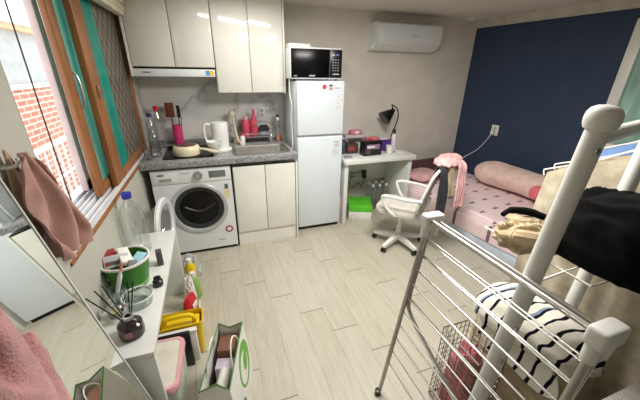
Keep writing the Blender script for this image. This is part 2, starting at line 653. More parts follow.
def struct(name, mb, mat, parent=None, loc=None):
    o = mb.build(name, mat, parent, loc=loc)
    if not parent:
        o['kind'] = 'structure'
    return o


def struct_empty(name, loc=(0, 0, 0), rz=0):
    o = bpy.data.objects.new(name, None)
    COL.objects.link(o)
    o.location = loc
    o.rotation_euler = (0, 0, R(rz))
    o['kind'] = 'structure'
    return o


def copy_thing(t, loc, rz=None, label=None):
    r = t.copy(); COL.objects.link(r); r.location = loc
    if rz is not None:
        r.rotation_euler = (0, 0, R(rz))
    if label:
        r['label'] = label
    for ch in list(t.children):
        c = ch.copy(); COL.objects.link(c); c.parent = r
        for g in list(ch.children):
            d = g.copy(); COL.objects.link(d); d.parent = c
    return r


# ================================================================== ROOM
HC = 2.13          # ceiling
XL = 0.14          # window wall
YB = 3.25          # kitchen wall
YF = -1.3
NAVY_RZ = 6.7
OY0, OY1, OZ0, OZ1 = 1.25, 3.08, 0.86, 2.02   # window opening

struct('floor', MB().bb((-0.05, YF - .1, -0.05), (4.6, YB + .1, 0)), FLOOR)
struct('ceiling', MB().bb((-0.05, YF - .1, HC), (4.6, YB + .1, HC + 0.05)), CEIL)
wl = MB()
wl.bb((-0.06, YF, 0), (XL, OY0, HC)).bb((-0.06, OY1, 0), (XL, YB, HC)).bb((-0.06, OY0, 0), (XL, OY1, OZ0)).bb((-0.06, OY0, OZ1), (XL, OY1, HC))
struct('wall_left', wl, WALL_WHITE)
struct('wall_back', MB().bb((-0.06, YB, 0), (3.95, YB + 0.08, HC)), WALL_GREY)
struct('wall_front', MB().bb((-0.06, YF - 0.08, 0), (4.6, YF, HC)), WALL_WHITE)
struct('trim_1', MB().bb((0.14, YB - 0.012, 0.86), (1.40, YB, 1.62)), MARBLE)
# navy wall: local frame with origin in the far corner, local -y runs along the wall into the room
WN0, WN1, WNZ0, WNZ1 = -1.52, -2.85, 0.95, 1.98
nav = MB()
nav.bb((0, WN0, 0), (0.1, 0.1, HC)).bb((0, -4.7, 0), (0.1, WN1, HC)).bb((0, WN1, 0), (0.1, WN0, WNZ0)).bb((0, WN1, WNZ1), (0.1, WN0, HC))
wr = struct('wall_right', nav, WALL_NAVY, loc=(3.83, YB, 0))
wr.rotation_euler = (0, 0, R(NAVY_RZ))
cr = struct('trim_2', MB().prism([(0, HC - 0.075), (-0.012, HC - 0.07), (-0.02, HC - 0.045), (-0.05, HC - 0.02), (-0.055, HC), (0, HC)], -4.6, 0.0, 'y'), CROWN, loc=(3.83, YB, 0))
cr.rotation_euler = (0, 0, R(NAVY_RZ))

# window in the navy wall
w2 = struct_empty('window_2', (3.83, YB, 0), NAVY_RZ)
fr = MB()
t_ = 0.06
fr.bb((-0.03, WN0 - t_, WNZ0), (0.06, WN0 + 0.02, WNZ1), 0.006).bb((-0.03, WN1 - .02, WNZ0), (0.06, WN1 + t_, WNZ1), 0.006)
fr.bb((-0.03, WN1, WNZ0 - .02), (0.06, WN0, WNZ0 + t_), 0.006).bb((-0.03, WN1, WNZ1 - t_), (0.06, WN0, WNZ1 + .02), 0.006)
fr.bb((-0.01, (WN0 + WN1) / 2 - .03, WNZ0), (0.05, (WN0 + WN1) / 2 + .03, WNZ1), 0.006)
fr.build('window_frame', PANEL_WHITE, w2)
MB().bb((0.02, WN1 + .05, WNZ0 + .05), (0.028, WN0 - .05, WNZ1 - .05)).build('window_pane', WINGREEN, w2)

# window in the pale wall: outer white frame, tracks, two wooden sashes
w1 = struct_empty('window_1', (0, 0, 0))
of = MB()
of.bb((-0.06, OY0, OZ0 + .01), (0.13, OY0 + 0.03, OZ1), 0.004).bb((-0.06, OY1 - 0.03, OZ0 + .01), (0.13, OY1, OZ1), 0.004).bb((-0.06, OY0, OZ1 - 0.03), (0.13, OY1, OZ1), 0.004)
of.build('window_frame', M('grey_brown_jamb', (168, 160, 150), 0.5), w1)
tr = MB()
tr.bb((-0.12, OY0, OZ0), (0.135, OY1, OZ0 + 0.012))
for x in (-0.045, -0.01, 0.025, 0.05, 0.085, 0.118):
    tr.bb((x - 0.005, OY0, OZ0 + 0.01), (x + 0.005, OY1, OZ0 + 0.034), 0.002)
tr.build('window_track', ALU, w1)
MB().bb((0.130, OY0 - .03, OZ0 - 0.006), (0.148, OY1 + .1, OZ0 + 0.010), 0.003).build('window_sill', WOOD, w1)
# outer pale sash (glass slid open)
os_ = MB()
ya, yb = 1.99, 2.95
os_.bb((-0.04, ya, OZ0 + .035), (-0.005, ya + 0.062, OZ1 - .03), 0.004).bb((-0.04, yb - .06, OZ0 + .035), (-0.005, yb, OZ1 - .03), 0.004)
os_.bb((-0.04, ya, OZ0 + .035), (-0.005, yb, OZ0 + .1), 0.004).bb((-0.04, ya, OZ1 - .09), (-0.005, yb, OZ1 - .03), 0.004)
os_.build('window_sash', PINK_ALU, w1)
sg = MB()
sg.bb((-0.004, ya + 0.064, OZ0 + .035), (0.010, ya + 0.08, OZ1 - .03), 0.003)
sg.build('sash_gasket', M('brown_gasket', (120, 92, 84), 0.6), w1)
sg = MB()
sg.bb((0.0, ya + 0.085, OZ0 + .035), (0.022, ya + 0.11, OZ1 - .03), 0.003)
sg.build('sash_strip', M('cream_strip', (216, 206, 196), 0.5), w1)
# inner wooden sashes
def sash(name, x0, x1, y0, y1, sw, panes, latch=False):
    m = MB()
    zb, zt = OZ0 + 0.036, OZ1 - 0.032
    m.bb((x0, y0, zb), (x1, y0 + sw, zt), 0.006).bb((x0, y1 - 0.045, zb), (x1, y1, zt), 0.006)
    m.bb((x0, y0 + sw - .01, zb), (x1, y1 - .04, zb + 0.055), 0.006).bb((x0, y0 + sw - .01, zt - 0.055), (x1, y1 - .04, zt), 0.006)
    s = m.build(name, WOOD, w1)
    xm = (x0 + x1) / 2
    for a, b, mt, nm in panes:
        MB().bb((xm - 0.003, a, zb + 0.05), (xm + 0.003, b, zt - 0.05)).build(nm, mt, s)
    return s
s1 = sash('window_sash', 0.058, 0.092, 1.865, 2.78, 0.08, [(1.94, 2.74, TEAL_PALE, 'window_pane')])
s2 = sash('window_sash', 0.100, 0.134, 2.03, 3.04, 0.16, [(2.18, 2.43, TEAL, 'tinted_pane'), (2.43, 3.0, PATT_GLASS, 'patterned_pane')])
m = MB()
m.bb((0.134, 2.085, 1.40), (0.146, 2.115, 1.47), 0.003).cyl((0.14, 2.10, 1.44), (0.165, 2.10, 1.44), 0.008, seg=10)
m.build('latch', STEEL, s2)
m = MB().tube([(0.090, 1.945, 1.36), (0.106, 1.947, 1.40), (0.106, 1.95, 1.50), (0.090, 1.952, 1.54)], 0.006, smooth=4)
m.build('pull_handle', STEEL, s1)
# blind cord and rolled blind
tag(MB().tube([(0.155, 1.37, 1.95), (0.156, 1.355, 1.4), (0.156, 1.35, 0.95)], 0.0025, seg=6).build('blind_cord', M('brown_cord', (90, 70, 66), 0.7)),
    'thin dark cord hanging down before the open window', 'cord')
bl = thing('roller_blind', 'cream ribbed rolled-up blind above the wooden window sashes', 'blind', (0, 0, 0))
m = MB()
m.bb((0.145, 1.2, 2.06), (0.23, 2.9, 2.128), 0.006)
m.build('cassette', M('cream_blind', (214, 206, 180), 0.6), bl)
for i, z in enumerate((2.045, 2.005, 1.965, 1.93)):
    MB().bb((0.15, 1.2, z - 0.019), (0.222 - 0.006 * i, 2.9, z + 0.019), 0.006).build('blind_slat', MATS['cream_blind'], bl)

# outside: neighbouring building, guard railing, ground
struct('ground', MB().bb((-6, 0, -1.05), (-0.1, 11, -1.0)), STUCCO)
nb = thing('brick_building', 'pink brick house with grey upper wall across the alley outside the window', 'building', (-1.7, 6, -1.0))
MB().bb((-0.4, -4.5, 0), (0, 4.5, 2.3)).build('brick_wall', BRICK, nb)
MB().bb((-0.42, -4.5, 2.33), (-0.02, 4.5, 3.0)).build('stucco_wall', STUCCO, nb)
MB().bb((-0.42, -4.5, 2.27), (0.04, 4.5, 2.33)).build('ledge', PAPER, nb)
MB().bb((-0.42, -4.5, 3.0), (0.10, 4.5, 3.07)).build('roof_trim', M('orange_trim', (222, 178, 140), 0.7), nb)
MB().bb((-0.42, -4.5, 3.07), (0.16, 4.5, 3.2)).build('gutter', PAPER, nb)
gr = thing('guard_railing', 'white metal guard railing outside below the brick wall', 'railing', (-0.95, 4.2, -1.0))
m = MB()
m.tube([(0, -1.2, 1.78), (0, 1.4, 1.78)], 0.02, 8)
m.build('top_rail', PAPER, gr)
MB().tube([(0, -1.2, 1.42), (0, 1.4, 1.42)], 0.016, 8).build('middle_rail', PAPER, gr)
MB().tube([(0, -1.2, 1.05), (0, 1.4, 1.05)], 0.016, 8).build('lower_rail', PAPER, gr)
for i in range(18):
    y = -1.15 + i * 0.15
    MB().tube([(0, y, 0), (0, y, 1.78)], 0.012, 6).build('bar', PAPER, gr)

# ================================================================== LAMPS
rl = thing('ceiling_lamp', 'white square ceiling lamp in the middle of the room', 'lamp', (1.75, 1.35, HC))
MB().bb((-0.3, -0.3, -0.03), (0.3, 0.3, 0), 0.01).build('lamp_base', PLASTIC_WHITE, rl)
MB().bb((-0.28, -0.28, -0.07), (0.28, 0.28, -0.03), 0.012).build('diffuser', emit('lamp_glow', (255, 246, 232), 2.5), rl)
def lamp_light(parent, loc, sx, sy, w, col=(1.0, 0.97, 0.92)):
    d = bpy.data.lights.new('lamp_light', 'AREA')
    d.shape = 'RECTANGLE'; d.size = sx; d.size_y = sy; d.energy = w; d.color = col
    o = bpy.data.objects.new('lamp_light', d); COL.objects.link(o)
    o.parent = parent; o.location = loc
lamp_light(rl, (0, 0, -0.075), 0.56, 0.56, ROOM_LAMP_W)
kl = thing('kitchen_lamp', 'slim white bar lamp on the ceiling before the kitchen cabinets', 'lamp', (1.13, 2.43, HC), -14)
MB().bb((-0.36, -0.035, -0.03), (0.36, 0.035, 0), 0.006).build('lamp_base', PLASTIC_WHITE, kl)
MB().bb((-0.35, -0.02, -0.045), (0.35, 0.02, -0.03), 0.006).build('diffuser', emit('bar_glow', (255, 250, 240), 5.0), kl)
lamp_light(kl, (0, 0, -0.05), 0.7, 0.05, KITCHEN_LAMP_W)

# ================================================================== KITCHEN
KF = 2.579
# --- upper cabinet over the hood
def cabinet_doors(parent, xs, y, z0, z1, mat, th=0.018, gap=0.003):
    for a, b in zip(xs, xs[1:]):
        MB().bb((a + gap, y, z0), (b - gap, y + th, z1), 0.002).build('door', mat, parent)
uc = thing('upper_cabinet', 'glossy white double-door wall cabinet over the range hood', 'cabinet', (0, 0, 0))
m = MB(); m.bb((0.178, 2.952, 1.573), (0.80, 3.236, 2.125)); m.build('body', PANEL_WHITE, uc)
MB().bb((0.156, 2.93, 1.50), (0.176, 3.236, 2.125), 0.002).build('side_panel', PANEL_WHITE, uc)
cabinet_doors(uc, (0.178, 0.491, 0.80), 2.932, 1.575, 2.12, GLOSS_WHITE)
hd = thing('range_hood', 'flat white range hood with blue and yellow stickers under the cabinet', 'range hood', (0.178, 2.93, 1.5))
MB().bb((0, 0.005, 0), (0.615, 0.30, 0.058), 0.004).build('body', APPL_WHITE, hd)
MB().bb((0, 0.025, 0.058), (0.615, 0.30, 0.072)).build('recess', DARK, hd)
MB().bb((0.54, 0.002, 0.012), (0.572, 0.006, 0.05)).build('sticker', SKY, hd, label='blue sticker')
MB().bb((0.575, 0.002, 0.014), (0.605, 0.006, 0.05)).build('sticker', YELLOW, hd, label='yellow sticker')
MB().bb((0.06, 0.003, 0.028), (0.12, 0.006, 0.036)).build('logo', INK, hd)
MB().bb((0.08, 0.06, -0.006), (0.54, 0.26, 0.002)).build('filter', STEEL, hd)
tc_ = thing('upper_cabinet', 'taller glossy white double-door wall cabinet above the sink', 'cabinet', (0, 0, 0))
MB().bb((0.803, 2.952, 1.37), (1.40, 3.236, 2.125)).build('body', PANEL_WHITE, tc_)
MB().bb((1.393, 2.93, 1.362), (1.408, 3.236, 2.125), 0.002).build('side_panel', PANEL_WHITE, tc_)
cabinet_doors(tc_, (0.805, 1.097, 1.392), 2.932, 1.373, 2.12, GLOSS_WHITE)

# --- washing machine
wm = thing('washing_machine', 'white front-loading washing machine with its round door open', 'washing machine', (0.51, 2.59, 0))
MX = 0.31
b = MB()
HX, HZ, HR = 0.02, 0.44, 0.215
# front with a round hole: ring of quads from the circle to the square
seg = 48
def sqp(a):
    co, si = math.cos(a), math.sin(a)
    k = 1 / max(abs(co) / 1, abs(si) / 1)
    return co * k, si * k
b.bb((-MX, 0.03, 0.03), (MX, 0.6, 0.80), 0.01)
fr_in, fr_out, bk = [], [], []
for i in range(seg):
    a = 2 * math.pi * i / seg
    u, v = sqp(a)
    fr_in.append((HX + HR * math.cos(a), 0.0, HZ + HR * math.sin(a)))
    X_ = -MX if u < -.999 else (MX if u > .999 else HX + u * 0.27)
    fr_out.append((max(-MX, min(MX, HX + u * MX * 1.1)), 0.0, 0.03 + (v + 1) / 2 * 0.65))
    bk.append((max(-MX, min(MX, HX + u * MX * 1.1)), 0.035, 0.03 + (v + 1) / 2 * 0.65))
hole_back = [(p[0], 0.035, p[2]) for p in fr_in]
b.ring_loft([hole_back, fr_in, fr_out, bk], closed_ends=False)
b.build('body', APPL_WHITE, wm, angle=30)
MB().bb((-MX, -0.004, 0.683), (MX, 0.04, 0.805), 0.008).build('control_panel', APPL_WHITE, wm)
dr = MB().bb((-MX + 0.02, -0.012, 0.70), (-0.12, 0.0, 0.79), 0.006).build('detergent_drawer', APPL_WHITE, wm)
MB().bb((-MX + 0.06, -0.016, 0.715), (-0.16, -0.011, 0.738), 0.003).build('drawer_grip', PLASTIC_GREY, dr)
MB().bb((-MX + 0.05, -0.0135, 0.762), (-MX + 0.10, -0.0115, 0.776)).build('logo', INK, dr)
MB().bb((-0.09, -0.0055, 0.765), (-0.02, -0.0035, 0.775)).build('lettering', PALE_INK, wm)
MB().cyl((0.045, -0.004, 0.745), (0.045, -0.03, 0.745), 0.038, 0.034, 28).build('dial', STEEL, wm)
MB().cyl((0.045, -0.03, 0.745), (0.045, -0.034, 0.745), 0.02, 0.02, 20).build('dial_cap', PLASTIC_GREY, wm)
MB().bb((0.13, -0.007, 0.715), (0.265, -0.003, 0.775), 0.002).build('display', M('grey_display', (112, 116, 116), 0.2), wm)
ring = MB()
rp = []
for r, y in ((0.235, 0.0), (0.236, -0.008), (0.228, -0.014), (0.205, -0.012), (0.196, 0.03), (0.215, 0.034)):
    rp.append([(HX + r * math.cos(2 * math.pi * i / 48), y, HZ + r * math.sin(2 * math.pi * i / 48)) for i in range(48)])
ring.ring_loft(rp, False, True).build('porthole_ring', M('light_grey_ring', (176, 180, 180), 0.3), wm)
g = MB(); gp = []
for r, y in ((0.20, 0.01), (0.165, 0.012), (0.150, 0.045), (0.155, 0.075), (0.2, 0.08)):
    gp.append([(HX + r * math.cos(2 * math.pi * i / 48), y, HZ + r * math.sin(2 * math.pi * i / 48)) for i in range(48)])
g.ring_loft(gp, False, True).build('rubber_gasket', M('dark_rubber', (44, 44, 46), 0.5), wm)
d = MB(); dp = []
for r, y in ((0.165, 0.022), (0.162, 0.028)):
    dp.append([(HX + r * math.cos(2 * math.pi * i / 48), y, HZ + r * math.sin(2 * math.pi * i / 48)) for i in range(48)])
d.ring_loft(dp).build('drum', M('dark_drum', (26, 26, 28), 0.25, 0.6), wm)
MB().tube([(HX - .12, 0.018, HZ + .02), (HX, 0.016, HZ - .03), (HX + .13, 0.018, HZ + .03)], 0.010, smooth=6).build('drum_paddle', M('dark_paddle', (44, 45, 46), 0.4), wm)
MB().bb((0.245, -0.002, 0.60), (0.275, 0.001, 0.645)).build('sticker', INK, wm, label='grey energy sticker')
MB().bb((0.235, -0.002, 0.51), (0.285, 0.001, 0.595)).build('sticker', M('cream_sticker', (226, 214, 170), 0.5), wm, label='pale yellow sticker')
MB().cyl((0.245, 0.001, 0.205), (0.245, -0.002, 0.205), 0.034, seg=24).build('sticker', M('maroon_sticker', (150, 40, 62), 0.5), wm, label='round dark red sticker')
MB().cyl((0.245, -0.0015, 0.205), (0.245, -0.003, 0.205), 0.02, seg=20).build('sticker', PAPER, wm)
MB().bb((0.14, -0.001, 0.10), (0.20, 0.001, 0.112)).build('lettering', PALE_INK, wm)
MB().bb((-MX + .01, 0.01, 0.0), (MX - .01, 0.5, 0.032)).build('plinth', DARK, wm)
# open door swung about its left hinge
dv = MB()
ha = R(98)
hx, hy = HX - HR - 0.015, -0.015
def dpt(u, w, z):  # u along the door from the hinge, w thickness
    ca, sa = math.cos(ha), math.sin(ha)
    return (hx + u * ca + w * sa, hy - u * sa + w * ca, z)
rg = []
for r, w in ((0.215, 0.0), (0.218, 0.015), (0.205, 0.03), (0.17, 0.03), (0.16, 0.012), (0.17, 0.0)):
    rg.append([dpt(0.22 + r * math.cos(2 * math.pi * i / 48), w, HZ + r * math.sin(2 * math.pi * i / 48)) for i in range(48)])
door = dv.ring_loft(rg, False, True).build('porthole_door', APPL_WHITE, wm)
gl = MB(); gp = []
for r, w in ((0.172, 0.012), (0.165, -0.02), (0.145, -0.055), (0.10, -0.07), (0.02, -0.072)):
    gp.append([dpt(0.22 + r * math.cos(2 * math.pi * i / 40), w, HZ + r * math.sin(2 * math.pi * i / 40)) for i in range(40)])
gl.ring_loft(gp, False).build('glass_bowl', CLEAR_GLASS, door)
MB().cyl(dpt(-0.005, 0.01, HZ - .05), dpt(-0.005, 0.01, HZ + .05), 0.012, seg=10).build('hinge', PLASTIC_GREY, door)

# --- base cabinet
bc = thing('base_cabinet', 'white double-door floor cabinet under the sink', 'cabinet', (0, 0, 0))
MB().bb((0.836, 2.60, 0.15), (1.39, 3.2, 0.80)).build('body', PANEL_WHITE, bc)
cabinet_doors(bc, (0.838, 1.114, 1.392), KF, 0.155, 0.79, PANEL_WHITE)
MB().bb((0.836, 2.60, 0.0), (1.392, 2.615, 0.15)).build('toe_kick', PANEL_WHITE, bc)
MB().bb((1.396, KF - 0.005, 0.0), (1.412, 3.2, 0.80), 0.002).build('end_panel', PANEL_WHITE, bc)
MB().bb((0.836, 2.583, 0.79), (1.392, 2.6, 0.80)).build('grip_channel', DARK, bc)

# --- worktop with a cut-out for the sink
ct = thing('countertop', 'grey speckled stone worktop over the washing machine', 'countertop', (0, 0, 0))
SX0, SX1, SY0, SY1 = 0.87, 1.36, 2.66, 2.98
m = MB()
z0, z1 = 0.828, 0.877
m.bb((0.145, 2.555, z0), (SX0, 3.236, z1), 0.004).bb((SX1, 2.555, z0), (1.415, 3.236, z1), 0.004)
m.bb((SX0 - .002, 2.555, z0), (SX1 + .002, SY0, z1), 0.004).bb((SX0 - .002, SY1, z0), (SX1 + .002, 3.236, z1), 0.004)
m.build('slab', GRANITE, ct)
MB().bb((0.145, 3.205, z1), (1.415, 3.236, z1 + 0.045), 0.004).build('upstand', GRANITE, ct)
sk = thing('sink', 'stainless steel sink basin set into the grey worktop', 'sink', (0, 0, 0))
m = MB()
rim = 0.012
def rr_ring(x0, x1, y0, y1, r, z):
    return [(u, v, z) for u, v in rrect(x1 - x0, y1 - y0, r, 5, (x0 + x1) / 2, (y0 + y1) / 2)]
rings = [rr_ring(SX0 - rim, SX1 + rim, SY0 - rim, SY1 + rim, 0.04, z1 + 0.001), rr_ring(SX0 - rim, SX1 + rim, SY0 - rim, SY1 + rim, 0.04, z1 + 0.004),
         rr_ring(SX0 + .008, SX1 - .008, SY0 + .008, SY1 - .008, 0.04, z1 + 0.003), rr_ring(SX0 + .012, SX1 - .012, SY0 + .012, SY1 - .012, 0.04, z1 - 0.012),
         rr_ring(SX0 + .02, SX1 - .02, SY0 + .02, SY1 - .02, 0.05, z1 - 0.16), rr_ring(SX0 + .06, SX1 - .06, SY0 + .06, SY1 - .06, 0.05, z1 - 0.17)]
m.ring_loft(rings, False)
m.b.faces.new([m.b.verts[-1 - i] for i in range(24)]) if False else None
m.build('basin', STEEL, sk)
MB().bb((SX0 + .055, SY0 + .055, z1 - 0.173), (SX1 - .055, SY1 - .055, z1 - 0.168)).build('basin_floor', STEEL, sk)
MB().cyl((1.11, 2.82, z1 - 0.168), (1.11, 2.82, z1 - 0.162), 0.045, seg=24).build('drain', CHROME, sk)
fc = thing('faucet', 'chrome arched faucet behind the sink', 'faucet', (1.27, 3.06, z1))
MB().lathe([(0.028, 0), (0.028, 0.012), (0.02, 0.02), (0.018, 0.07), (0.014, 0.08)]).build('base', CHROME, fc)
MB().tube([(0, 0, 0.07), (0, 0, 0.15), (-0.02, -0.005, 0.19), (-0.07, -0.02, 0.215), (-0.13, -0.04, 0.215), (-0.155, -0.05, 0.19)], 0.011, smooth=5).build('spout', CHROME, fc)
MB().tube([(0.01, 0, 0.06), (0.06, -0.01, 0.085)], 0.008).build('lever', CHROME, fc)

# --- hob and pans
hb = thing('induction_hob', 'black glass hob set on the worktop over the washer', 'hob', (0.50, 2.88, z1))
MB().bb((-0.20, -0.24, 0.0), (0.20, 0.24, 0.006), 0.003).build('glass_top', BLACK_GLASS, hb)
for (x, y, r) in ((0.0, -0.10, 0.09), (0.02, 0.13, 0.07)):
    m = MB(); m.ring_loft([[(x + rr * math.cos(2 * math.pi * i / 40), y + rr * math.sin(2 * math.pi * i / 40), zz) for i in range(40)] for rr, zz in ((r, 0.006), (r, 0.0065), (r - .003, 0.0065), (r - .003, 0.006))], False, True)
    m.build('zone_ring', PLASTIC_GREY, hb)
sp_ = thing('saucepan', 'cream saucepan with brown inside turned over on the hob', 'pan', (0.485, 2.775, z1 + 0.0065))
MB().lathe([(0.098, 0), (0.108, 0.004), (0.112, 0.03), (0.108, 0.06), (0.098, 0.075), (0.085, 0.081), (0.0, 0.082)], seg=36).build('pot', CREAM, sp_)
MB().lathe([(0.082, 0.0815), (0.083, 0.084), (0.0, 0.086)], seg=36).build('base_plate', BROWN, sp_)
MB().tube([(0.10, -0.03, 0.05), (0.15, -0.06, 0.047), (0.21, -0.095, 0.035), (0.26, -0.12, 0.03)], [0.010, 0.013, 0.016, 0.013], smooth=4).build('handle', CREAM, sp_)

# --- counter clutter
def bottle(name, label, cat, loc, prof, mat, cap=None, capmat=None, seg=24, liquid=None, liqmat=None, group=None):
    t = thing(name, label, cat, loc, 0, group)
    MB().lathe(prof, seg=seg).build('bottle_body', mat, t)
    if liquid:
        MB().lathe(liquid, seg=seg).build('contents', liqmat, t)
    if cap:
        MB().lathe(cap, seg=seg).build('cap', capmat, t)
    return t
pet = [(0.036, 0), (0.040, 0.01), (0.038, 0.05), (0.041, 0.07), (0.038, 0.10), (0.041, 0.13), (0.038, 0.16), (0.041, 0.20), (0.034, 0.25), (0.016, 0.285), (0.014, 0.31)]
def scl(p, a, b): return [(r * a, z * b) for r, z in p]
bottle('water_bottle', 'clear plastic bottle with a red cap in the worktop corner', 'bottle', (0.255, 3.12, z1), scl(pet, 1, 1.12), CLEAR, [(0.019, 0.335), (0.021, 0.34), (0.021, 0.375), (0.0, 0.377)], RED)
bottle('water_bottle', 'clear plastic bottle with a purple cap before the red-capped one', 'bottle', (0.215, 2.98, z1), scl(pet, 1.05, 1.0), CLEAR, [(0.018, 0.30), (0.02, 0.305), (0.02, 0.33), (0.0, 0.332)], M('dark_purple_plastic', (70, 44, 110), 0.4))
bottle('water_bottle', 'short clear capless plastic bottle at the worktop corner near the window', 'bottle', (0.245, 2.80, z1), scl(pet, 1.05, 0.72), CLEAR)
bottle('drinking_glass', 'clear drinking glass beside the capless plastic bottle', 'glass', (0.20, 2.70, z1), [(0.028, 0), (0.034, 0.1), (0.032, 0.1), (0.026, 0.006)], CLEAR_GLASS)
ld = thing('ladle', 'steel spoon lying behind the hob', 'ladle', (0.42, 3.08, z1))
MB().lathe([(0.0, 0.004), (0.025, 0.008), (0.036, 0.018), (0.034, 0.019), (0.02, 0.01), (0.0, 0.007)], (-0.10, 0.04, 0.0)).build('bowl', STEEL, ld)
MB().tube([(-0.07, 0.04, 0.018), (0.02, 0.05, 0.022), (0.12, 0.06, 0.006)], 0.005, smooth=3).build('handle', STEEL, ld)
hz0 = z1
uh = thing('utensil_holder', 'hot pink utensil holder by the marble panel', 'utensil holder', (0.405, 3.13, z1 ))
MB().lathe([(0.036, 0), (0.040, 0.004), (0.044, 0.20), (0.040, 0.20), (0.036, 0.008)], seg=28).build('cup', PINK, uh)
def utensil(name, label, cat, loc, pts, r, mat, head=None, hmat=None):
    t = thing(name, label, cat, loc)
    MB().tube(pts, r, 8, smooth=3).build('handle', mat, t)
    if head:
        MB().box(*head, bevel=0.006).build('head', hmat, t)
    return t
utensil('spatula', 'brown wooden spatula with a wide head in the pink holder', 'spatula', (0.385, 3.125, z1 + 0.012), [(0, 0, 0), (-0.012, 0, 0.26)], 0.006, DARK_WOOD, ((-0.018, 0, 0.325), (0.075, 0.008, 0.13)), DARK_WOOD)
utensil('turner', 'black slim turner in the pink holder', 'turner', (0.415, 3.12, z1 + 0.012), [(0, 0, 0), (0.02, 0, 0.27)], 0.005, PLASTIC_BLACK, ((0.024, 0, 0.31), (0.03, 0.006, 0.11)), PLASTIC_BLACK)
utensil('tongs', 'short dark handle leaning from the pink holder', 'tongs', (0.42, 3.14, z1 + 0.012), [(0, 0, 0), (0.03, 0.0, 0.22), (0.045, 0, 0.255)], 0.006, PLASTIC_GREY)

pj = thing('coffee_maker', 'white plastic jug-shaped drip coffee maker beside the hob', 'coffee maker', (0.765, 2.86, z1))
MB().lathe([(0.095, 0), (0.10, 0.006), (0.10, 0.022), (0.085, 0.03), (0.0, 0.031)], seg=32).build('base', PLASTIC_WHITE, pj)
MB().lathe([(0.066, 0.03), (0.070, 0.035), (0.074, 0.24), (0.070, 0.252), (0.0, 0.254)], (0.01, 0.015, 0), seg=32).build('tower', PLASTIC_WHITE, pj)
MB().tube([(-0.055, 0.005, 0.232), (-0.115, -0.005, 0.232), (-0.118, -0.005, 0.12), (-0.09, -0.01, 0.09), (-0.055, -0.01, 0.09)], 0.010, smooth=4).build('handle', PLASTIC_WHITE, pj)
bw = thing('bowl', 'small white bowl standing on the foot of the white coffee maker', 'bowl', (0.715, 2.765, z1 + 0.0225))
MB().lathe([(0.03, 0), (0.034, 0.008), (0.03, 0.012), (0.055, 0.04), (0.066, 0.085), (0.062, 0.085), (0.05, 0.042), (0.0, 0.02)], seg=32).build('bowl_body', PLASTIC_WHITE, bw)
br = thing('dish_brush', 'cream long-handled dish brush standing behind the coffee maker', 'brush', (0.935, 3.13, z1))
MB().lathe([(0.03, 0), (0.032, 0.01), (0.024, 0.06), (0.03, 0.065), (0.0, 0.066)]).build('stand', CREAM, br)
MB().tube([(0, 0, 0.05), (-0.012, 0, 0.2), (-0.022, 0, 0.27)], [0.012, 0.009, 0.012], smooth=4).build('handle', CREAM, br)
MB().lathe([(0.0, -0.03), (0.026, -0.02), (0.032, 0.0), (0.026, 0.02), (0.0, 0.03)], (-0.028, -0.005, 0.295)).build('head', M('cream_bristle_head', (214, 206, 184), 0.9, bump=0.8), br)
tag(MB().tube([(0.955, 3.03, z1 + .006), (0.97, 2.98, z1 + .008), (0.945, 3.06, z1 + 0.05), (0.93, 3.08, z1 + 0.13)], 0.007, smooth=5).build('scrub_cloth_hose', CREAM), 'cream flexible hose curling down by the sink', 'hose')
rk = thing('sink_caddy', 'grey wire dish caddy behind the sink', 'caddy', (1.12, 3.135, z1))
MB().bb((-0.13, -0.045, 0.055), (0.15, 0.045, 0.06)).build('tray', PLASTIC_GREY, rk)
for x in (-0.12, 0.14):
    for y in (-0.04, 0.04):
        MB().cyl((x, y, 0), (x, y, 0.056), 0.005, seg=8).build('leg', STEEL, rk)
MB().tube([(-0.13, -0.045, 0.09), (0.15, -0.045, 0.09), (0.15, 0.045, 0.09), (-0.13, 0.045, 0.09)], 0.003, 6, closed=True).build('rail', STEEL, rk)
for x in (-0.13, 0.01, 0.15):
    MB().tube([(x, -0.045, 0.058), (x, -0.045, 0.09)], 0.0025, 6).build('upright', STEEL, rk)
bottle('soap_bottle', 'short rose pink soap bottle in the sink caddy', 'bottle', (1.035, 3.13, z1 + 0.061), [(0.034, 0), (0.037, 0.006), (0.037, 0.15), (0.028, 0.17), (0.0, 0.172)], PINK_DK, [(0.024, 0.17), (0.026, 0.2), (0.0, 0.205)], PINK_PALE)
bottle('soap_bottle', 'tall rose pink pump bottle in the sink caddy', 'bottle', (1.115, 3.13, z1 + 0.061), [(0.034, 0), (0.038, 0.006), (0.038, 0.15), (0.018, 0.2), (0.014, 0.225), (0, 0.226)], PINK_DK, [(0.012, 0.224), (0.013, 0.265), (0.0, 0.27)], PINK)
bottle('detergent_bottle', 'red and white small bottle by the pink pair', 'bottle', (0.985, 3.05, z1), [(0.022, 0), (0.024, 0.004), (0.024, 0.07), (0.014, 0.09), (0, 0.092)], PAPER, [(0.013, 0.09), (0.013, 0.11), (0, 0.112)], RED)
dt = thing('scrub_pad', 'grey scrub sponge stuck in the sink caddy', 'sponge', (1.21, 3.13, z1 + 0.061))
MB().bb((-0.05, -0.03, 0), (0.05, 0.03, 0.055), 0.02).build('pad', M('grey_sponge', (130, 132, 134), 0.9, bump=0.9), dt)
dt2 = thing('dish_cloth', 'black crumpled dish cloth on the grey sponge', 'cloth', (1.21, 3.13, z1 + 0.1165))
MB().heap((0, 0, 0), 0.055, 0.03, 0.05, 4, 0.3, 2, 14, 28).build('cloth', F_CHAR, dt2)
bottle('spray_bottle', 'clear spray bottle with orange liquid and black head by the white side', 'bottle', (1.355, 3.12, z1), [(0.026, 0), (0.028, 0.005), (0.028, 0.15), (0.012, 0.19), (0.011, 0.215)], CLEAR, None, None, liquid=[(0.025, 0.004), (0.026, 0.07), (0, 0.071)], liqmat=ORANGE)
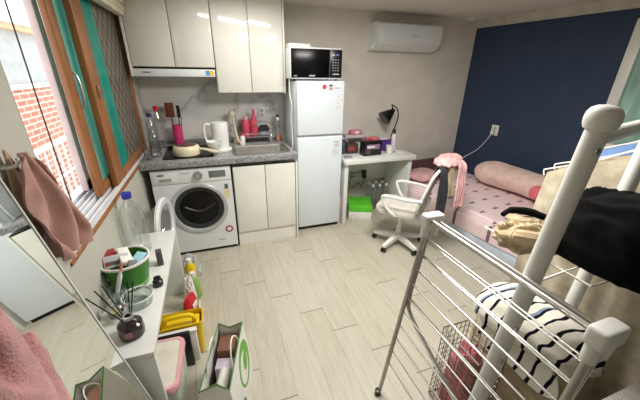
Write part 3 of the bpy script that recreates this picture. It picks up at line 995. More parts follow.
sb = [o for o in COL.objects if o.name.startswith('spray_bottle')][0]
MB().bb((-0.016, -0.03, 0.215), (0.012, 0.012, 0.245), 0.006).build('nozzle', PLASTIC_WHITE, sb)
MB().bb((-0.012, -0.02, 0.244), (0.012, 0.014, 0.268), 0.006).build('spray_head', PLASTIC_BLACK, sb)
# socket on the marble
so = thing('wall_socket', 'pale grey double wall socket above the faucet', 'socket', (1.217, YB - 0.012, 1.155))
MB().bb((-0.036, -0.01, -0.05), (0.036, 0, 0.05), 0.005).build('plate', M('pale_grey_plate', (204, 202, 196), 0.4), so)
for z in (-0.02, 0.022):
    MB().cyl((0, -0.010, z), (0, -0.0125, z), 0.017, seg=20).build('outlet', PLASTIC_GREY, so)

# --- fridge and microwave
fg = thing('refrigerator', 'white two-door refrigerator beside the base cabinet', 'refrigerator', (1.68, 2.70, 0))
fx = 0.228
MB().bb((-fx, 0.045, 0.03), (fx, 0.50, 1.475), 0.006).build('body', FRIDGE_WHITE, fg)
MB().bb((-fx, 0, 1.002), (fx, 0.045, 1.48), 0.012, 3).build('upper_door', FRIDGE_WHITE, fg)
MB().bb((-fx, 0, 0.04), (fx, 0.045, 0.985), 0.012, 3).build('lower_door', FRIDGE_WHITE, fg)
MB().bb((-fx + .01, 0.015, 0.98), (fx - .01, 0.05, 1.006)).build('handle_groove', PLASTIC_GREY, fg)
MB().bb((-fx + .01, 0.03, 0.0), (fx - .01, 0.48, 0.032)).build('plinth', DARK, fg)
def sticker(p, c, s, mat, lab=None):
    MB().bb((c[0] - s[0] / 2, -0.0015, c[1] - s[1] / 2), (c[0] + s[0] / 2, 0.0005, c[1] + s[1] / 2)).build('sticker', mat, p, label=lab)
MB().cyl((0.028, 0.0005, 1.43), (0.028, -0.002, 1.43), 0.02, seg=24).build('sticker', M('rose_red_print', (202, 62, 88), 0.5), fg, label='round red sticker')
sticker(fg, (0.09, 1.442), (0.036, 0.018), M('purple_red_print', (140, 60, 96), 0.5), 'dark red sticker')
sticker(fg, (0.09, 1.415), (0.034, 0.022), M('rose_print', (206, 120, 140), 0.5), 'rose sticker')
sticker(fg, (0.155, 1.42), (0.07, 0.008), PALE_INK, 'grey lettering strip')
for i, (z, w) in enumerate(((1.345, 0.02), (1.315, 0.05), (1.29, 0.03), (1.26, 0.05), (1.24, 0.025))):
    sticker(fg, (0.165 + 0.008 * (i % 2), z), (w, 0.012), M('pale_gold_print', (220, 204, 176), 0.5))
for z, w in ((0.93, 0.06), (0.905, 0.055), (0.885, 0.06)):
    sticker(fg, (0.165, z), (w, 0.010), PALE_INK)
sticker(fg, (0.16, 0.83), (0.07, 0.07), M('pale_label', (206, 212, 216), 0.5), 'pale printed label')
mw = thing('microwave', 'white microwave with black glass front on the refrigerator', 'microwave', (1.655, 2.76, 1.4805))
MB().bb((-0.243, 0.0, 0.012), (0.243, 0.33, 0.268), 0.01, 3).build('case', APPL_WHITE, mw)
for x in (-.2, .2):
    for y in (.04, .28):
        MB().cyl((x, y, 0), (x, y, 0.014), 0.012, seg=10).build('foot', PLASTIC_BLACK, mw)
MB().bb((-0.236, -0.008, 0.024), (0.118, 0.004, 0.256), 0.003).build('door', BLACK_GLASS, mw)
cp = MB().bb((0.121, -0.008, 0.024), (0.236, 0.004, 0.256), 0.003).build('control_panel', PLASTIC_BLACK, mw)
MB().bb((0.14, -0.0095, 0.205), (0.165, -0.007, 0.22)).build('display', PALE_INK, cp)
MB().bb((0.175, -0.0095, 0.205), (0.205, -0.007, 0.222)).build('display', M('blue_print', (90, 110, 180), 0.4), cp)
for i in range(5):
    for j in range(3):
        MB().bb((0.145 + j * 0.024, -0.0092, 0.17 - i * 0.022), (0.158 + j * 0.024, -0.0075, 0.176 - i * 0.022)).build('button', PALE_INK, cp)
MB().bb((0.15, -0.0095, 0.05), (0.21, -0.0075, 0.06)).build('button', PALE_INK, cp)
MB().bb((-0.075, -0.009, 0.036), (-0.02, -0.0075, 0.046)).build('logo', PALE_INK, mw)
MB().bb((-0.215, -0.009, 0.036), (-0.185, -0.0075, 0.042)).build('lettering', PALE_INK, mw)
lid = thing('flat_box', 'flat white plastic box lying on top of the microwave', 'box', (1.53, 2.90, 1.7488))
MB().bb((-0.115, -0.08, 0), (0.085, 0.1, 0.022), 0.006).build('box_body', PLASTIC_WHITE, lid)
MB().bb((-0.11, -0.075, 0.0225), (0.08, 0.095, 0.030), 0.003).build('lid', PLASTIC_WHITE, lid)
tag(MB().tube([(1.43, 2.92, 1.60), (1.42, 2.84, 1.5), (1.418, 2.83, 1.38), (1.428, 2.80, 1.26), (1.42, 2.81, 1.15), (1.43, 2.81, 1.02), (1.428, 2.80, 0.92), (1.430, 2.82, 0.82)], 0.006, 8, smooth=6).build('power_cable', PLASTIC_WHITE),
    'white power cable hanging between cabinet and refrigerator', 'cable')

# --- air conditioner, detector
ac = thing('air_conditioner', 'white wall-mounted air conditioner under the ceiling', 'air conditioner', (2.405, YB, 1.77))
ac.scale = (0.97, 1, 0.98)
prof = [(0, 0.0), (-0.07, 0.0), (-0.145, 0.03), (-0.185, 0.07), (-0.20, 0.12), (-0.20, 0.235), (-0.18, 0.258), (-0.15, 0.262), (0, 0.262)]
MB().prism(prof, 0, 0.80, 'x').build('case', APPL_WHITE, ac, angle=25)
MB().prism([(-0.204, 0.085), (-0.204, 0.245), (-0.19, 0.245), (-0.19, 0.085)], 0.06, 0.795, 'x').build('front_panel', APPL_WHITE, ac)
MB().prism([(-0.076, -0.003), (-0.15, 0.024), (-0.186, 0.06), (-0.182, 0.066), (-0.147, 0.032), (-0.074, 0.006)], 0.05, 0.74, 'x').build('air_flap', PLASTIC_WHITE, ac)
MB().prism([(-0.055, -0.003), (-0.07, -0.003), (-0.07, 0.003), (-0.055, 0.003)], 0.05, 0.74, 'x').build('air_slot', DARK, ac)
MB().bb((0.43, -0.2055, 0.135), (0.485, -0.2035, 0.145)).build('logo', PALE_INK, ac)
MB().prism([(0, -0.006), (-0.05, -0.006), (-0.1, 0.01), (-0.1, 0.06), (0, 0.06)], -0.02, 0.002, 'x').build('end_cap', PLASTIC_WHITE, ac)
dtc = thing('ceiling_detector', 'small round white detector on the ceiling in the corner', 'detector', (3.60, 3.12, HC))
MB().lathe([(0.0, -0.03), (0.02, -0.028), (0.028, -0.018), (0.045, -0.012), (0.048, 0.0), (0, 0)]).build('housing', PLASTIC_WHITE, dtc)

# ================================================================== DESK
DZ = 0.735
dk = thing('desk', 'white writing desk between refrigerator and bed', 'desk', (0, 0, 0))
MB().bb((1.935, 2.66, DZ - 0.045), (2.775, 3.20, DZ), 0.004).build('desk_top', SHELF_WHITE, dk)
MB().bb((1.95, 2.70, 0), (1.99, 3.19, DZ - 0.045), 0.003).build('side_panel', SHELF_WHITE, dk)
MB().bb((2.72, 2.70, 0), (2.76, 3.19, DZ - 0.045), 0.003).build('side_panel', SHELF_WHITE, dk)
MB().bb((1.99, 3.17, 0.32), (2.72, 3.19, DZ - 0.045)).build('back_panel', SHELF_WHITE, dk)
def carton(name, label, loc, size, mat, rz=0, details=(), cat='box', bev=0.002):
    t = thing(name, label, cat, loc, rz)
    sx, sy, sz = size
    MB().bb((-sx / 2, -sy / 2, 0), (sx / 2, sy / 2, sz), bev).build('box_body', mat, t)
    for nm, a, b, mt in details:
        MB().bb(a, b, 0.0008).build(nm, mt, t)
    return t
e = 0.0015
carton('game_box', 'black box with a purple and white picture at the front of the desk', (2.30, 2.83, DZ), (0.215, 0.10, 0.155), PLASTIC_BLACK, 4,
       [('picture', (-0.08, -0.05 - e, 0.07), (0.08, -0.049, 0.12), M('mauve_print', (150, 116, 150), 0.5)), ('picture', (-0.075, -0.05 - e * 1.5, 0.085), (0.02, -0.0495, 0.105), PAPER),
        ('picture', (-0.09, -0.05 - e, 0.02), (-0.03, -0.049, 0.06), M('brown_print', (96, 66, 70), 0.5))])
carton('storage_box', 'dark brown box behind the bottle on the desk', (2.13, 2.98, DZ), (0.13, 0.12, 0.105), M('dark_brown_card', (72, 52, 48), 0.7), 0, [('label_strip', (-0.05, -0.06 - e, 0.03), (0.03, -0.059, 0.08), M('dull_red_print', (150, 70, 60), 0.6))])
carton('paper_box', 'long grey paper box laid across the desk boxes', (2.19, 3.02, DZ + 0.1555), (0.24, 0.10, 0.035), M('pale_mauve_card', (196, 180, 184), 0.7), -6)
carton('filing_box', 'tall white box at the back of the desk by the refrigerator', (2.24, 3.10, DZ), (0.20, 0.08, 0.155), PAPER)
carton('tissue_pack', 'pink patterned tissue pack on top of the desk boxes', (2.19, 3.01, DZ + 0.1915), (0.14, 0.07, 0.05), M('pink_print', (216, 130, 146), 0.6), 10, [('white_patch', (-0.02, -0.035 - e, 0.01), (0.03, -0.034, 0.04), PAPER)], 'tissues', 0.012)
carton('cosmetic_box', 'red and pink small box on the black game box', (2.32, 2.85, DZ + 0.1555), (0.16, 0.06, 0.03), M('rose_card', (196, 110, 120), 0.6), -3, [('red_patch', (-0.07, -0.03 - e, 0.005), (-0.02, -0.029, 0.025), RED)])
carton('book_box', 'violet box with a white top beside the lamp', (2.505, 3.00, DZ), (0.22, 0.12, 0.125), PURPLE, 0, [('top_sheet', (-0.09, -0.05, 0.1255), (0.09, 0.05, 0.131), PAPER)])
carton('mint_case', 'pale green small case on the violet box', (2.47, 3.03, DZ + 0.1315), (0.13, 0.06, 0.03), M('mint_plastic', (176, 206, 190), 0.5), 5, cat='case')
mg = thing('mug', 'white mug before the violet box on the desk', 'mug', (2.535, 2.83, DZ))
MB().lathe([(0.03, 0), (0.036, 0.004), (0.042, 0.085), (0.039, 0.085), (0.033, 0.008), (0, 0.007)]).build('cup', PLASTIC_WHITE, mg)
MB().tube([(0.04, 0, 0.07), (0.065, 0, 0.06), (0.06, 0, 0.03), (0.037, 0, 0.02)], 0.005, smooth=4).build('handle', PLASTIC_WHITE, mg)
MB().lathe([(0.0, 0.06), (0.034, 0.062), (0.036, 0.078), (0.02, 0.09), (0, 0.092)]).build('lid', M('pale_green_cream', (210, 220, 200), 0.4), mg)
bottle('lotion_bottle', 'tall white lotion bottle with a black pump beside the desk lamp', 'bottle', (2.655, 2.95, DZ), [(0.026, 0), (0.028, 0.005), (0.028, 0.16), (0.014, 0.185), (0, 0.187)], PLASTIC_WHITE, [(0.013, 0.185), (0.013, 0.235), (0, 0.238)], PLASTIC_BLACK)
bottle('ink_bottle', 'dark glass bottle with a violet cap by the refrigerator edge of the desk', 'bottle', (2.03, 2.95, DZ), [(0.028, 0), (0.03, 0.004), (0.03, 0.10), (0.014, 0.125), (0, 0.127)], M('smoky_glass', (70, 76, 88), 0.1), [(0.014, 0.125), (0.015, 0.155), (0, 0.157)], PURPLE)
tag(MB().bb((2.64, 2.80, DZ), (2.72, 2.93, DZ + 0.006), 0.002).build('note_pad', PAPER), 'white note pad lying flat near the bed end of the desk', 'note pad')
tag(MB().bb((1.975, 2.74, DZ), (2.05, 2.80, DZ + 0.018), 0.006).build('computer_mouse', PLASTIC_GREY), 'small grey gadget on the desk corner by the refrigerator', 'gadget')
dl = thing('desk_lamp', 'black desk lamp with cone shade on a curved arm', 'lamp', (2.68, 3.05, DZ))
MB().lathe([(0.055, 0), (0.058, 0.006), (0.05, 0.016), (0.0, 0.018)], seg=28).build('base', PLASTIC_GREY, dl)
MB().tube([(0.0, 0, 0.015), (0.005, 0, 0.16), (0.045, 0, 0.27), (0.065, 0, 0.36), (0.035, 0, 0.45), (-0.035, 0, 0.49)], 0.007, smooth=6).build('arm', PLASTIC_BLACK, dl)
rm = Matrix.Rotation(R(52), 3, 'Y')
MB().lathe([(0.085, -0.13), (0.087, -0.128), (0.03, 0.0), (0.022, 0.025), (0.0, 0.028)], (-0.02, 0, 0.42), 32, rm).build('lamp_shade', PLASTIC_BLACK, dl)
MB().cyl((-0.035, 0, 0.49), (-0.012, 0, 0.43), 0.008, seg=8).build('joint', PLASTIC_BLACK, dl)
# under the desk
gb = thing('paper_box', 'bright green and white carton on the floor under the desk', 'box', (2.24, 2.88, 0), -22)
MB().bb((-0.13, -0.15, 0), (0.13, 0.15, 0.10), 0.004).build('box_body', PAPER, gb)
MB().bb((-0.132, -0.152, 0.10), (0.132, 0.152, 0.17), 0.004).build('lid', LIME, gb)
wbm = None
k_ = 0
lab = 'clear water bottle standing in the shrink-wrapped pack under the desk'
for j, y in enumerate((2.98, 3.08)):
    for i, x in enumerate((2.46, 2.55, 2.64)):
        if wbm is None:
            wbm = bottle('water_bottle', lab, 'bottle', (x, y, 0), scl(pet, 1.05, 0.95), CLEAR, [(0.017, 0.29), (0.018, 0.315), (0, 0.317)], PLASTIC_WHITE, group='water bottles under the desk')
        else:
            copy_thing(wbm, (x, y, 0))
ps = thing('power_strip', 'black adapter and power strip with cables hanging under the desk', 'power strip', (2.36, 3.165, 0.40))
MB().bb((-0.13, -0.03, -0.03), (0.02, 0.003, 0.03), 0.006).build('strip', M('pale_grey_strip', (170, 170, 168), 0.5), ps)
MB().bb((0.03, -0.04, -0.05), (0.08, 0.003, 0.05), 0.006).build('adapter', PLASTIC_BLACK, ps)
MB().tube([(-0.1, -0.03, 0), (-0.16, -0.06, -0.06), (-0.12, -0.05, -0.14), (-0.03, -0.05, -0.09), (0.02, -0.04, -0.16), (0.06, -0.03, -0.05)], 0.004, 6, smooth=5).build('cable', PLASTIC_BLACK, ps)
tag(MB().bb((1.917, 2.76, 0), (1.945, 3.1, 0.30), 0.004).build('folding_board', M('pink_white_print', (216, 190, 192), 0.6)), 'pinkish white folded board between refrigerator and desk', 'board')

# ================================================================== BED
bd = thing('bed', 'low bed with a pink gingham cover and maroon headboard in the navy corner', 'bed', (3.83, YB, 0), NAVY_RZ)
BX0, BX1, BY0, BY1 = -1.065, -0.03, -1.95, -0.16
MB().bb((BX0 + 0.01, BY0, 0.0), (BX1, BY1, 0.195), 0.008).build('bed_base', BED_WHITE, bd)
MB().bb((BX0 + 0.03, BY1 + 0.005, 0.0), (BX1, BY1 + 0.05, 0.56), 0.02).build('headboard', HEADBOARD, bd)
MB().bb((BX0 + 0.03, BY0 + 0.02, 0.196), (BX1 - .01, BY1 - 0.005, 0.345), 0.03).build('mattress', F_PALEPINK, bd)
mt = MB()
def cover(u, v):
    # profile across the bed: hang, rounded edge, top, edge, hang
    pr = [(BX0 + .004, 0.165), (BX0, 0.28), (BX0 + 0.012, 0.325), (BX0 + 0.06, 0.352), (BX0 + 0.55, 0.362), (BX1 - 0.04, 0.355), (BX1 - 0.006, 0.33), (BX1, 0.21)]
    t = u * (len(pr) - 1); i = min(int(t), len(pr) - 2); f = t - i
    x = pr[i][0] * (1 - f) + pr[i + 1][0] * f
    z = pr[i][1] * (1 - f) + pr[i + 1][1] * f
    y = BY0 - 0.012 + v * (BY1 - BY0 + 0.006)
    n = noise.noise(Vector((x * 3, y * 3, 1.0))) + 0.5 * noise.noise(Vector((x * 8, y * 8, 2.0)))
    dz = 0.010 * n if 0.30 < z else 0.0
    dx = 0.010 * noise.noise(Vector((0, y * 7, 3))) if z < 0.32 else 0.0
    if v < 0.03:
        z = min(z, 0.33)
    return (x + dx, y, z + dz)
mt.sheet(cover, 56, 60, 0.012).build('bed_cover', GINGHAM, bd, angle=60)
# body pillow: long soft seal shape
bp = thing('body_pillow', 'long pale pink body pillow lying against the navy wall', 'pillow', (3.705, 2.07, 0.374), NAVY_RZ)
m = MB(); rings = []
Lp = 0.56
for i in range(41):
    t = i / 40
    y = Lp - 2 * Lp * t
    s = max(0.02, math.sqrt(max(0, 1 - (2 * abs(t - 0.5)) ** 4.5)))
    r = 0.168 * s * (1 - 0.12 * math.sin(t * 3.1)) * (1.0 + 0.06 * math.sin(t * 9))
    ring = []
    for j in range(28):
        a = 2 * math.pi * j / 28
        px = r * 1.06 * math.cos(a) + 0.03 * math.sin(t * 3.14)
        pz = r * 0.88 * math.sin(a) + 0.145
        n = noise.noise(Vector((px * 7, y * 5, pz * 7)))
        ring.append((px + 0.012 * n, y, max(0.0, pz + 0.010 * n)))
    rings.append(ring)
m.ring_loft(rings).build('pillow_body', F_PALEPINK, bp, angle=70)
MB().lathe([(0.0, -0.03), (0.05, -0.022), (0.07, 0.0), (0.05, 0.03), (0.0, 0.04)], (-0.150, -0.22, 0.145), 24, Matrix.Rotation(R(-62), 3, 'Y')).build('cheek_patch', F_ROSEPINK, bp, label='round rose pink patch')
hp = thing('pillow', 'pink square pillow at the head of the bed by the desk', 'pillow', (3.06, 2.86, 0.374), 12)
m = MB(); rings = []
for zi in range(9):
    t = zi / 8
    s = math.sin(math.pi * (0.06 + 0.88 * t)) ** 0.35
    rings.append([(u * s, v * s, 0.10 * t) for u, v in rrect(0.42, 0.34, 0.1, 6)])
m.ring_loft(rings).build('pillow_body', F_PINK, hp, angle=70)
ou = thing('wall_outlet', 'white wall outlet on the navy wall above the bed', 'outlet', (3.885, 2.715, 0.945), NAVY_RZ)
MB().bb((-0.012, -0.045, -0.06), (0.004, 0.045, 0.06), 0.004).build('plate', PLASTIC_WHITE, ou)
MB().cyl((-0.012, 0, 0.02), (-0.014, 0, 0.02), 0.018, seg=18).build('socket', PALE_INK, ou)
pg = thing('phone_charger', 'white charger plug with a cable trailing from the navy wall to the bed', 'charger', (3.869, 2.717, 0.925), NAVY_RZ)
MB().bb((-0.035, -0.02, -0.025), (-0.0, 0.02, 0.015), 0.006).build('plug', PLASTIC_WHITE, pg)
MB().tube([(-0.03, 0, -0.02), (-0.05, 0.04, -0.12), (-0.07, 0.12, -0.24), (-0.12, 0.22, -0.34), (-0.25, 0.28, -0.45), (-0.40, 0.27, -0.525), (-0.55, 0.26, -0.543)], 0.004, 6, smooth=5).build('cable', PLASTIC_WHITE, pg)

# ================================================================== OFFICE CHAIR
ch = thing('office_chair', 'white mesh-back office chair on castors before the desk', 'chair', (2.315, 2.17, 0), 41)
ch.scale = (0.87, 0.87, 0.90)
MB().cyl((0, 0, 0.09), (0, 0, 0.40), 0.025, 0.02, 16).build('gas_lift', PLASTIC_WHITE, ch)
MB().lathe([(0.04, 0.07), (0.045, 0.08), (0.04, 0.125), (0, 0.126)], seg=20).build('hub', PLASTIC_WHITE, ch)
for i in range(5):
    a = R(20 + 72 * i)
    co, si = math.cos(a), math.sin(a)
    lg = MB(); rr_ = []
    for t, w, h, z in ((0.03, 0.030, 0.025, 0.10), (0.15, 0.024, 0.02, 0.088), (0.275, 0.017, 0.014, 0.072), (0.285, 0.010, 0.008, 0.07)):
        rr_.append([(co * t - si * s1_ * w, si * t + co * s1_ * w, z + s2_ * h) for s1_, s2_ in ((-1, -1), (1, -1), (1, 1), (-1, 1))])
    leg = lg.ring_loft(rr_).build('leg', PLASTIC_WHITE, ch)
    cw = MB()
    for s in (-1, 1):
        c0 = Vector((co * 0.272, si * 0.272, 0.0255)); ax = Vector((-si, co, 0))
        cw.cyl(c0 + ax * s * 0.008, c0 + ax * s * 0.024, 0.0255, seg=18)
    cw.cyl((co * 0.272, si * 0.272, 0.02), (co * 0.272, si * 0.272, 0.07), 0.006, seg=8)
    cw.build('caster', PLASTIC_BLACK, leg)
st = MB(); rings = []
for zz, s in ((0.405, 0.9), (0.415, 0.98), (0.44, 1.0), (0.462, 0.99), (0.478, 0.94), (0.484, 0.8)):
    rings.append([(u * s, v * s + 0.02, zz + (0.012 if v > .18 else 0) * 0) for u, v in rrect(0.46, 0.46, 0.12, 7)])
st.ring_loft(rings).build('seat', F_SEAT, ch, angle=50)
MB().bb((-0.14, -0.14, 0.385), (0.14, 0.14, 0.407), 0.01).build('seat_plate', PLASTIC_WHITE, ch)
# back frame: tilted rounded loop
def bkp(x, z):  # point on the back surface
    t = (z - 0.46) / 0.46
    return (x, -0.21 - 0.13 * t + 0.10 * (x / 0.22) ** 2 * 0.35, z)
loop = []
for u, v in rrect(0.44, 0.44, 0.09, 6):
    loop.append(bkp(u * (1.0 - 0.06 * (v > 0)), 0.695 + v))
bf = MB().tube(loop, 0.015, 10, closed=True).build('back_frame', PLASTIC_WHITE, ch)
MB().sheet(lambda u, v: bkp(-0.205 + 0.41 * u, 0.485 + 0.42 * v), 12, 12, 0.004).build('back_mesh', F_MESH, bf)
MB().tube([(0, -0.05, 0.395), (0, -0.22, 0.40), (0, -0.245, 0.48), (0, -0.265, 0.60)], 0.02, smooth=5).build('back_support', PLASTIC_WHITE, ch)
for s in (-1, 1):
    MB().tube([(s * 0.225, -0.235, 0.625), (s * 0.262, -0.12, 0.628), (s * 0.268, 0.03, 0.632), (s * 0.262, 0.12, 0.628), (s * 0.255, 0.15, 0.60), (s * 0.245, 0.10, 0.50), (s * 0.225, 0.02, 0.425), (s * 0.15, 0.0, 0.400)], 0.016, 10, smooth=5).build('armrest', PLASTIC_WHITE, ch)

# clothes over the chair back; local frame equals the chair's
def chair_cloth(name, label, cat, along, width, front, back, mat, amp, seed, rad=0.03, rz=8, behind=0.0):
    # hangs over the top rail of the chair back at a point along it; its own frame turned a little off the rail
    a = R(41)
    lx, ly, zt = along * 0.87, bkp(0, 0.91)[1] * 0.87 - behind, 0.822
    t = thing(name, label, cat, (2.315 + lx * math.cos(a) - ly * math.sin(a), 2.17 + lx * math.sin(a) + ly * math.cos(a), zt), rz)
    tot = front + back + math.pi * rad
    def f(u, v):
        q = v * tot
        spread = 0.75 + 0.5 * abs(v - 0.35)
        x = (u - 0.5) * width * spread + 0.02 * noise.noise(Vector((v * 2, seed, 0)))
        wob = amp * (noise.noise(Vector((u * 2.5 + seed, v * 1.5, seed))) + 0.7 * math.sin(u * 12 + seed + v))
        if q < front:
            d = front - q
            z, y = -d, rad + wob * d / front
        elif q < front + math.pi * rad:
            b = (q - front) / rad
            z, y = rad * math.sin(b), rad * math.cos(b)
        else:
            d = q - front - math.pi * rad
            z, y = -d, -rad - 0.05 * d - abs(wob) * min(1, d / 0.12)
        return (x, y, z + 0.008 * math.sin(u * 7 + seed))
    MB().sheet(f, 30, 40, 0.010).build('cloth', mat, t, angle=80)
    return t
chair_cloth('jacket', 'charcoal jacket hanging behind the chair back', 'jacket', -0.07, 0.10, 0.08, 0.40, F_CHAR, 0.018, 2.0, 0.026, 10)
chair_cloth('scarf', 'beige cloth hanging over the chair back between dark jacket and pink towel', 'cloth', 0.03, 0.09, 0.10, 0.22, F_BEIGE, 0.015, 4.0, 0.045, 4, 0.045)
chair_cloth('towel', 'pink towel hanging over the far end of the chair back', 'towel', 0.10, 0.10, 0.12, 0.32, F_PINK, 0.018, 6.0, 0.060, 0, 0.105)
a_ = R(41); lx_, ly_ = 0.12 * 0.87, -0.365 * 0.87
tt = thing('shawl', 'soft pink shawl bunched on top of the clothes on the chair', 'shawl', (2.315 + lx_ * math.cos(a_) - ly_ * math.sin(a_), 2.17 + lx_ * math.sin(a_) + ly_ * math.cos(a_), 0.854), 30)
MB().heap((0, 0, 0), 0.17, 0.10, 0.06, 5, 0.22, 1.4, 24, 60).build('cloth', F_PINK, tt, angle=80)

# ================================================================== WHITE SHELF UNDER THE WINDOW
SZ = 0.53
sh = thing('shelf_unit', 'low white open shelf unit along the window wall', 'shelf', (0, 0, 0))
MB().bb((0.142, 1.02, SZ - 0.025), (0.392, 2.07, SZ), 0.002).build('shelf_top', SHELF_WHITE, sh)
MB().bb((0.145, 1.025, 0), (0.39, 1.045, SZ - 0.025), 0.002).build('end_panel', SHELF_WHITE, sh)
MB().bb((0.145, 2.045, 0), (0.39, 2.065, SZ - 0.025), 0.002).build('end_panel', SHELF_WHITE, sh)
MB().bb((0.142, 1.045, 0), (0.152, 2.045, SZ - 0.025)).build('back_panel', SHELF_WHITE, sh)

big = [(0.05, 0), (0.062, 0.012), (0.060, 0.06), (0.064, 0.08), (0.060, 0.12), (0.064, 0.16), (0.064, 0.24), (0.050, 0.30), (0.024, 0.345), (0.018, 0.36), (0.018, 0.375)]
bottle('water_bottle', 'large clear water bottle with a blue cap on the white shelf', 'bottle', (0.212, 1.84, SZ), scl(big, 1.05, 0.95), CLEAR, [(0.023, 0.352), (0.025, 0.355), (0.025, 0.385), (0, 0.387)], BLUE, 32)
tub = thing('ice_cream_tub', 'green paper tub full of small things on the white shelf', 'tub', (0.222, 1.52, SZ))
tub.scale = (1.12, 1.12, 1.05)
MB().lathe([(0.072, 0), (0.075, 0.003), (0.096, 0.145), (0.093, 0.145), (0.072, 0.006), (0, 0.006)], seg=40).build('tub_body', GREEN_DK, tub)
MB().lathe([(0.0945, 0.138), (0.1, 0.14), (0.1, 0.150), (0.0945, 0.151), (0.092, 0.146)], seg=40, annulus=True).build('rim', PAPER, tub)
MB().lathe([(0.0765, 0.012), (0.0785, 0.025), (0.0770, 0.026), (0.0755, 0.012)], seg=40, annulus=True).build('pale_band', M('pale_green_print', (150, 196, 120), 0.5), tub)
def tilted(name, label, cat, loc, size, mat, rx, ry, rz, extra=()):
    t = thing(name, label, cat, loc)
    t.rotation_euler = (R(rx), R(ry), R(rz))
    sx, sy, sz = size
    MB().bb((-sx / 2, -sy / 2, 0), (sx / 2, sy / 2, sz), 0.004).build('box_body', mat, t)
    for a, b, mt in extra:
        MB().bb(a, b).build('print_mark', mt, t)
    return t
tilted('carton', 'white printed carton leaning out of the green tub', 'box', (0.200, 1.465, SZ + 0.08), (0.105, 0.026, 0.115), M('grey_white_card', (206, 206, 208), 0.6), -24, 0, 10,
       [((-0.035, -0.0142, 0.07), (0.04, -0.013, 0.088), INK), ((-0.03, -0.0142, 0.04), (0.035, -0.013, 0.058), INK), ((-0.046, -0.0142, 0.068), (-0.034, -0.013, 0.088), RED)])
tilted('snack_pack', 'red and dark packet at the wall edge of the green tub', 'packet', (0.165, 1.545, SZ + 0.07), (0.05, 0.075, 0.115), M('dark_red_pack', (150, 36, 40), 0.4), 0, -10, 0, [((-0.02, -0.039, 0.07), (0.02, -0.0375, 0.11), M('dark_green_pack', (46, 66, 40), 0.4))])
tilted('tissue_pack', 'white tissue packet laid on the things in the green tub', 'tissues', (0.225, 1.515, SZ + 0.155), (0.05, 0.13, 0.025), PAPER, 8, 12, 24)
tilted('sachet', 'pale blue foil sachet in the green tub', 'sachet', (0.28, 1.525, SZ + 0.095), (0.05, 0.08, 0.06), M('pale_blue_foil', (150, 196, 210), 0.3), 14, 10, -20)
tilted('compact_case', 'grey compact case in the green tub', 'case', (0.262, 1.455, SZ + 0.12), (0.04, 0.03, 0.05), PLASTIC_GREY, -20, 14, 20)
carton('small_box', 'small white box standing behind the green tub', (0.20, 1.76, SZ), (0.10, 0.06, 0.075), PAPER, 8, [('print_mark', (-0.03, -0.0315, 0.03), (0.03, -0.0298, 0.05), M('pinkish_ink', (200, 120, 120), 0.6))])
carton('small_box', 'dark mauve box beside the green tub', (0.345, 1.66, SZ), (0.03, 0.05, 0.085), M('dark_mauve_card', (86, 70, 74), 0.6), 10)
tb = thing('toothbrush_cup', 'clear cup holding a toothbrush before the green tub', 'cup', (0.205, 1.365, SZ))
MB().lathe([(0.030, 0), (0.034, 0.003), (0.040, 0.09), (0.037, 0.09), (0.030, 0.006)], seg=28).build('cup_body', CLEAR_GLASS, tb)
t = thing('toothbrush', 'white toothbrush with orange tip leaning in the clear cup', 'toothbrush', (0.205, 1.365, SZ + 0.008))
MB().tube([(-0.015, -0.01, 0), (0.012, 0.006, 0.09), (0.033, 0.018, 0.16)], [0.005, 0.009, 0.010, 0.006], smooth=5).build('handle', PLASTIC_WHITE, t)
MB().tube([(0.033, 0.018, 0.16), (0.044, 0.024, 0.20)], [0.006, 0.005]).build('head', M('salmon_plastic', (224, 140, 110), 0.5), t)
jr = thing('glass_jar', 'wide clear glass dish on the white shelf', 'dish', (0.29, 1.34, SZ))
MB().lathe([(0.055, 0), (0.058, 0.004), (0.066, 0.05), (0.062, 0.05), (0.054, 0.01), (0.0, 0.009)], seg=40).build('dish_body', CLEAR_GLASS, jr)
MB().lathe([(0.062, 0.046), (0.070, 0.05), (0.066, 0.055), (0.061, 0.051)], seg=40, annulus=True).build('rim', M('glass_rim', (214, 222, 220), 0.08, spec=0.8), jr)
pc = thing('perfume_bottle', 'small black round bottle cap by the glass dish', 'bottle', (0.358, 1.455, SZ))
MB().lathe([(0.022, 0), (0.024, 0.003), (0.024, 0.03), (0.017, 0.036), (0.017, 0.05), (0, 0.052)], seg=22).build('bottle_body', PLASTIC_BLACK, pc)
MB().lathe([(0.0172, 0.0365), (0.0178, 0.038), (0.0178, 0.048), (0.0, 0.053)], seg=22).build('cap', PLASTIC_BLACK, pc)
bottle('perfume_bottle', 'clear perfume bottle with a silver cap near the mirror', 'bottle', (0.205, 1.285, SZ), [(0.024, 0), (0.027, 0.004), (0.027, 0.05), (0.01, 0.06), (0, 0.061)], CLEAR_GLASS, [(0.012, 0.06), (0.013, 0.09), (0, 0.092)], CHROME, liquid=[(0.02, 0.004), (0.023, 0.03), (0, 0.031)], liqmat=M('pale_amber', (206, 190, 140), 0.2))
bottle('perfume_bottle', 'squat clear perfume bottle with round chrome cap by the diffuser', 'bottle', (0.250, 1.245, SZ), [(0.02, 0), (0.022, 0.004), (0.022, 0.045), (0.009, 0.05), (0, 0.051)], CLEAR_GLASS, [(0.008, 0.05), (0.017, 0.058), (0.019, 0.068), (0.014, 0.08), (0, 0.083)], CHROME)
df = thing('reed_diffuser', 'dark glass reed diffuser with black sticks at the shelf end', 'diffuser', (0.298, 1.145, SZ))
df.scale = (1.15, 1.15, 1.1)
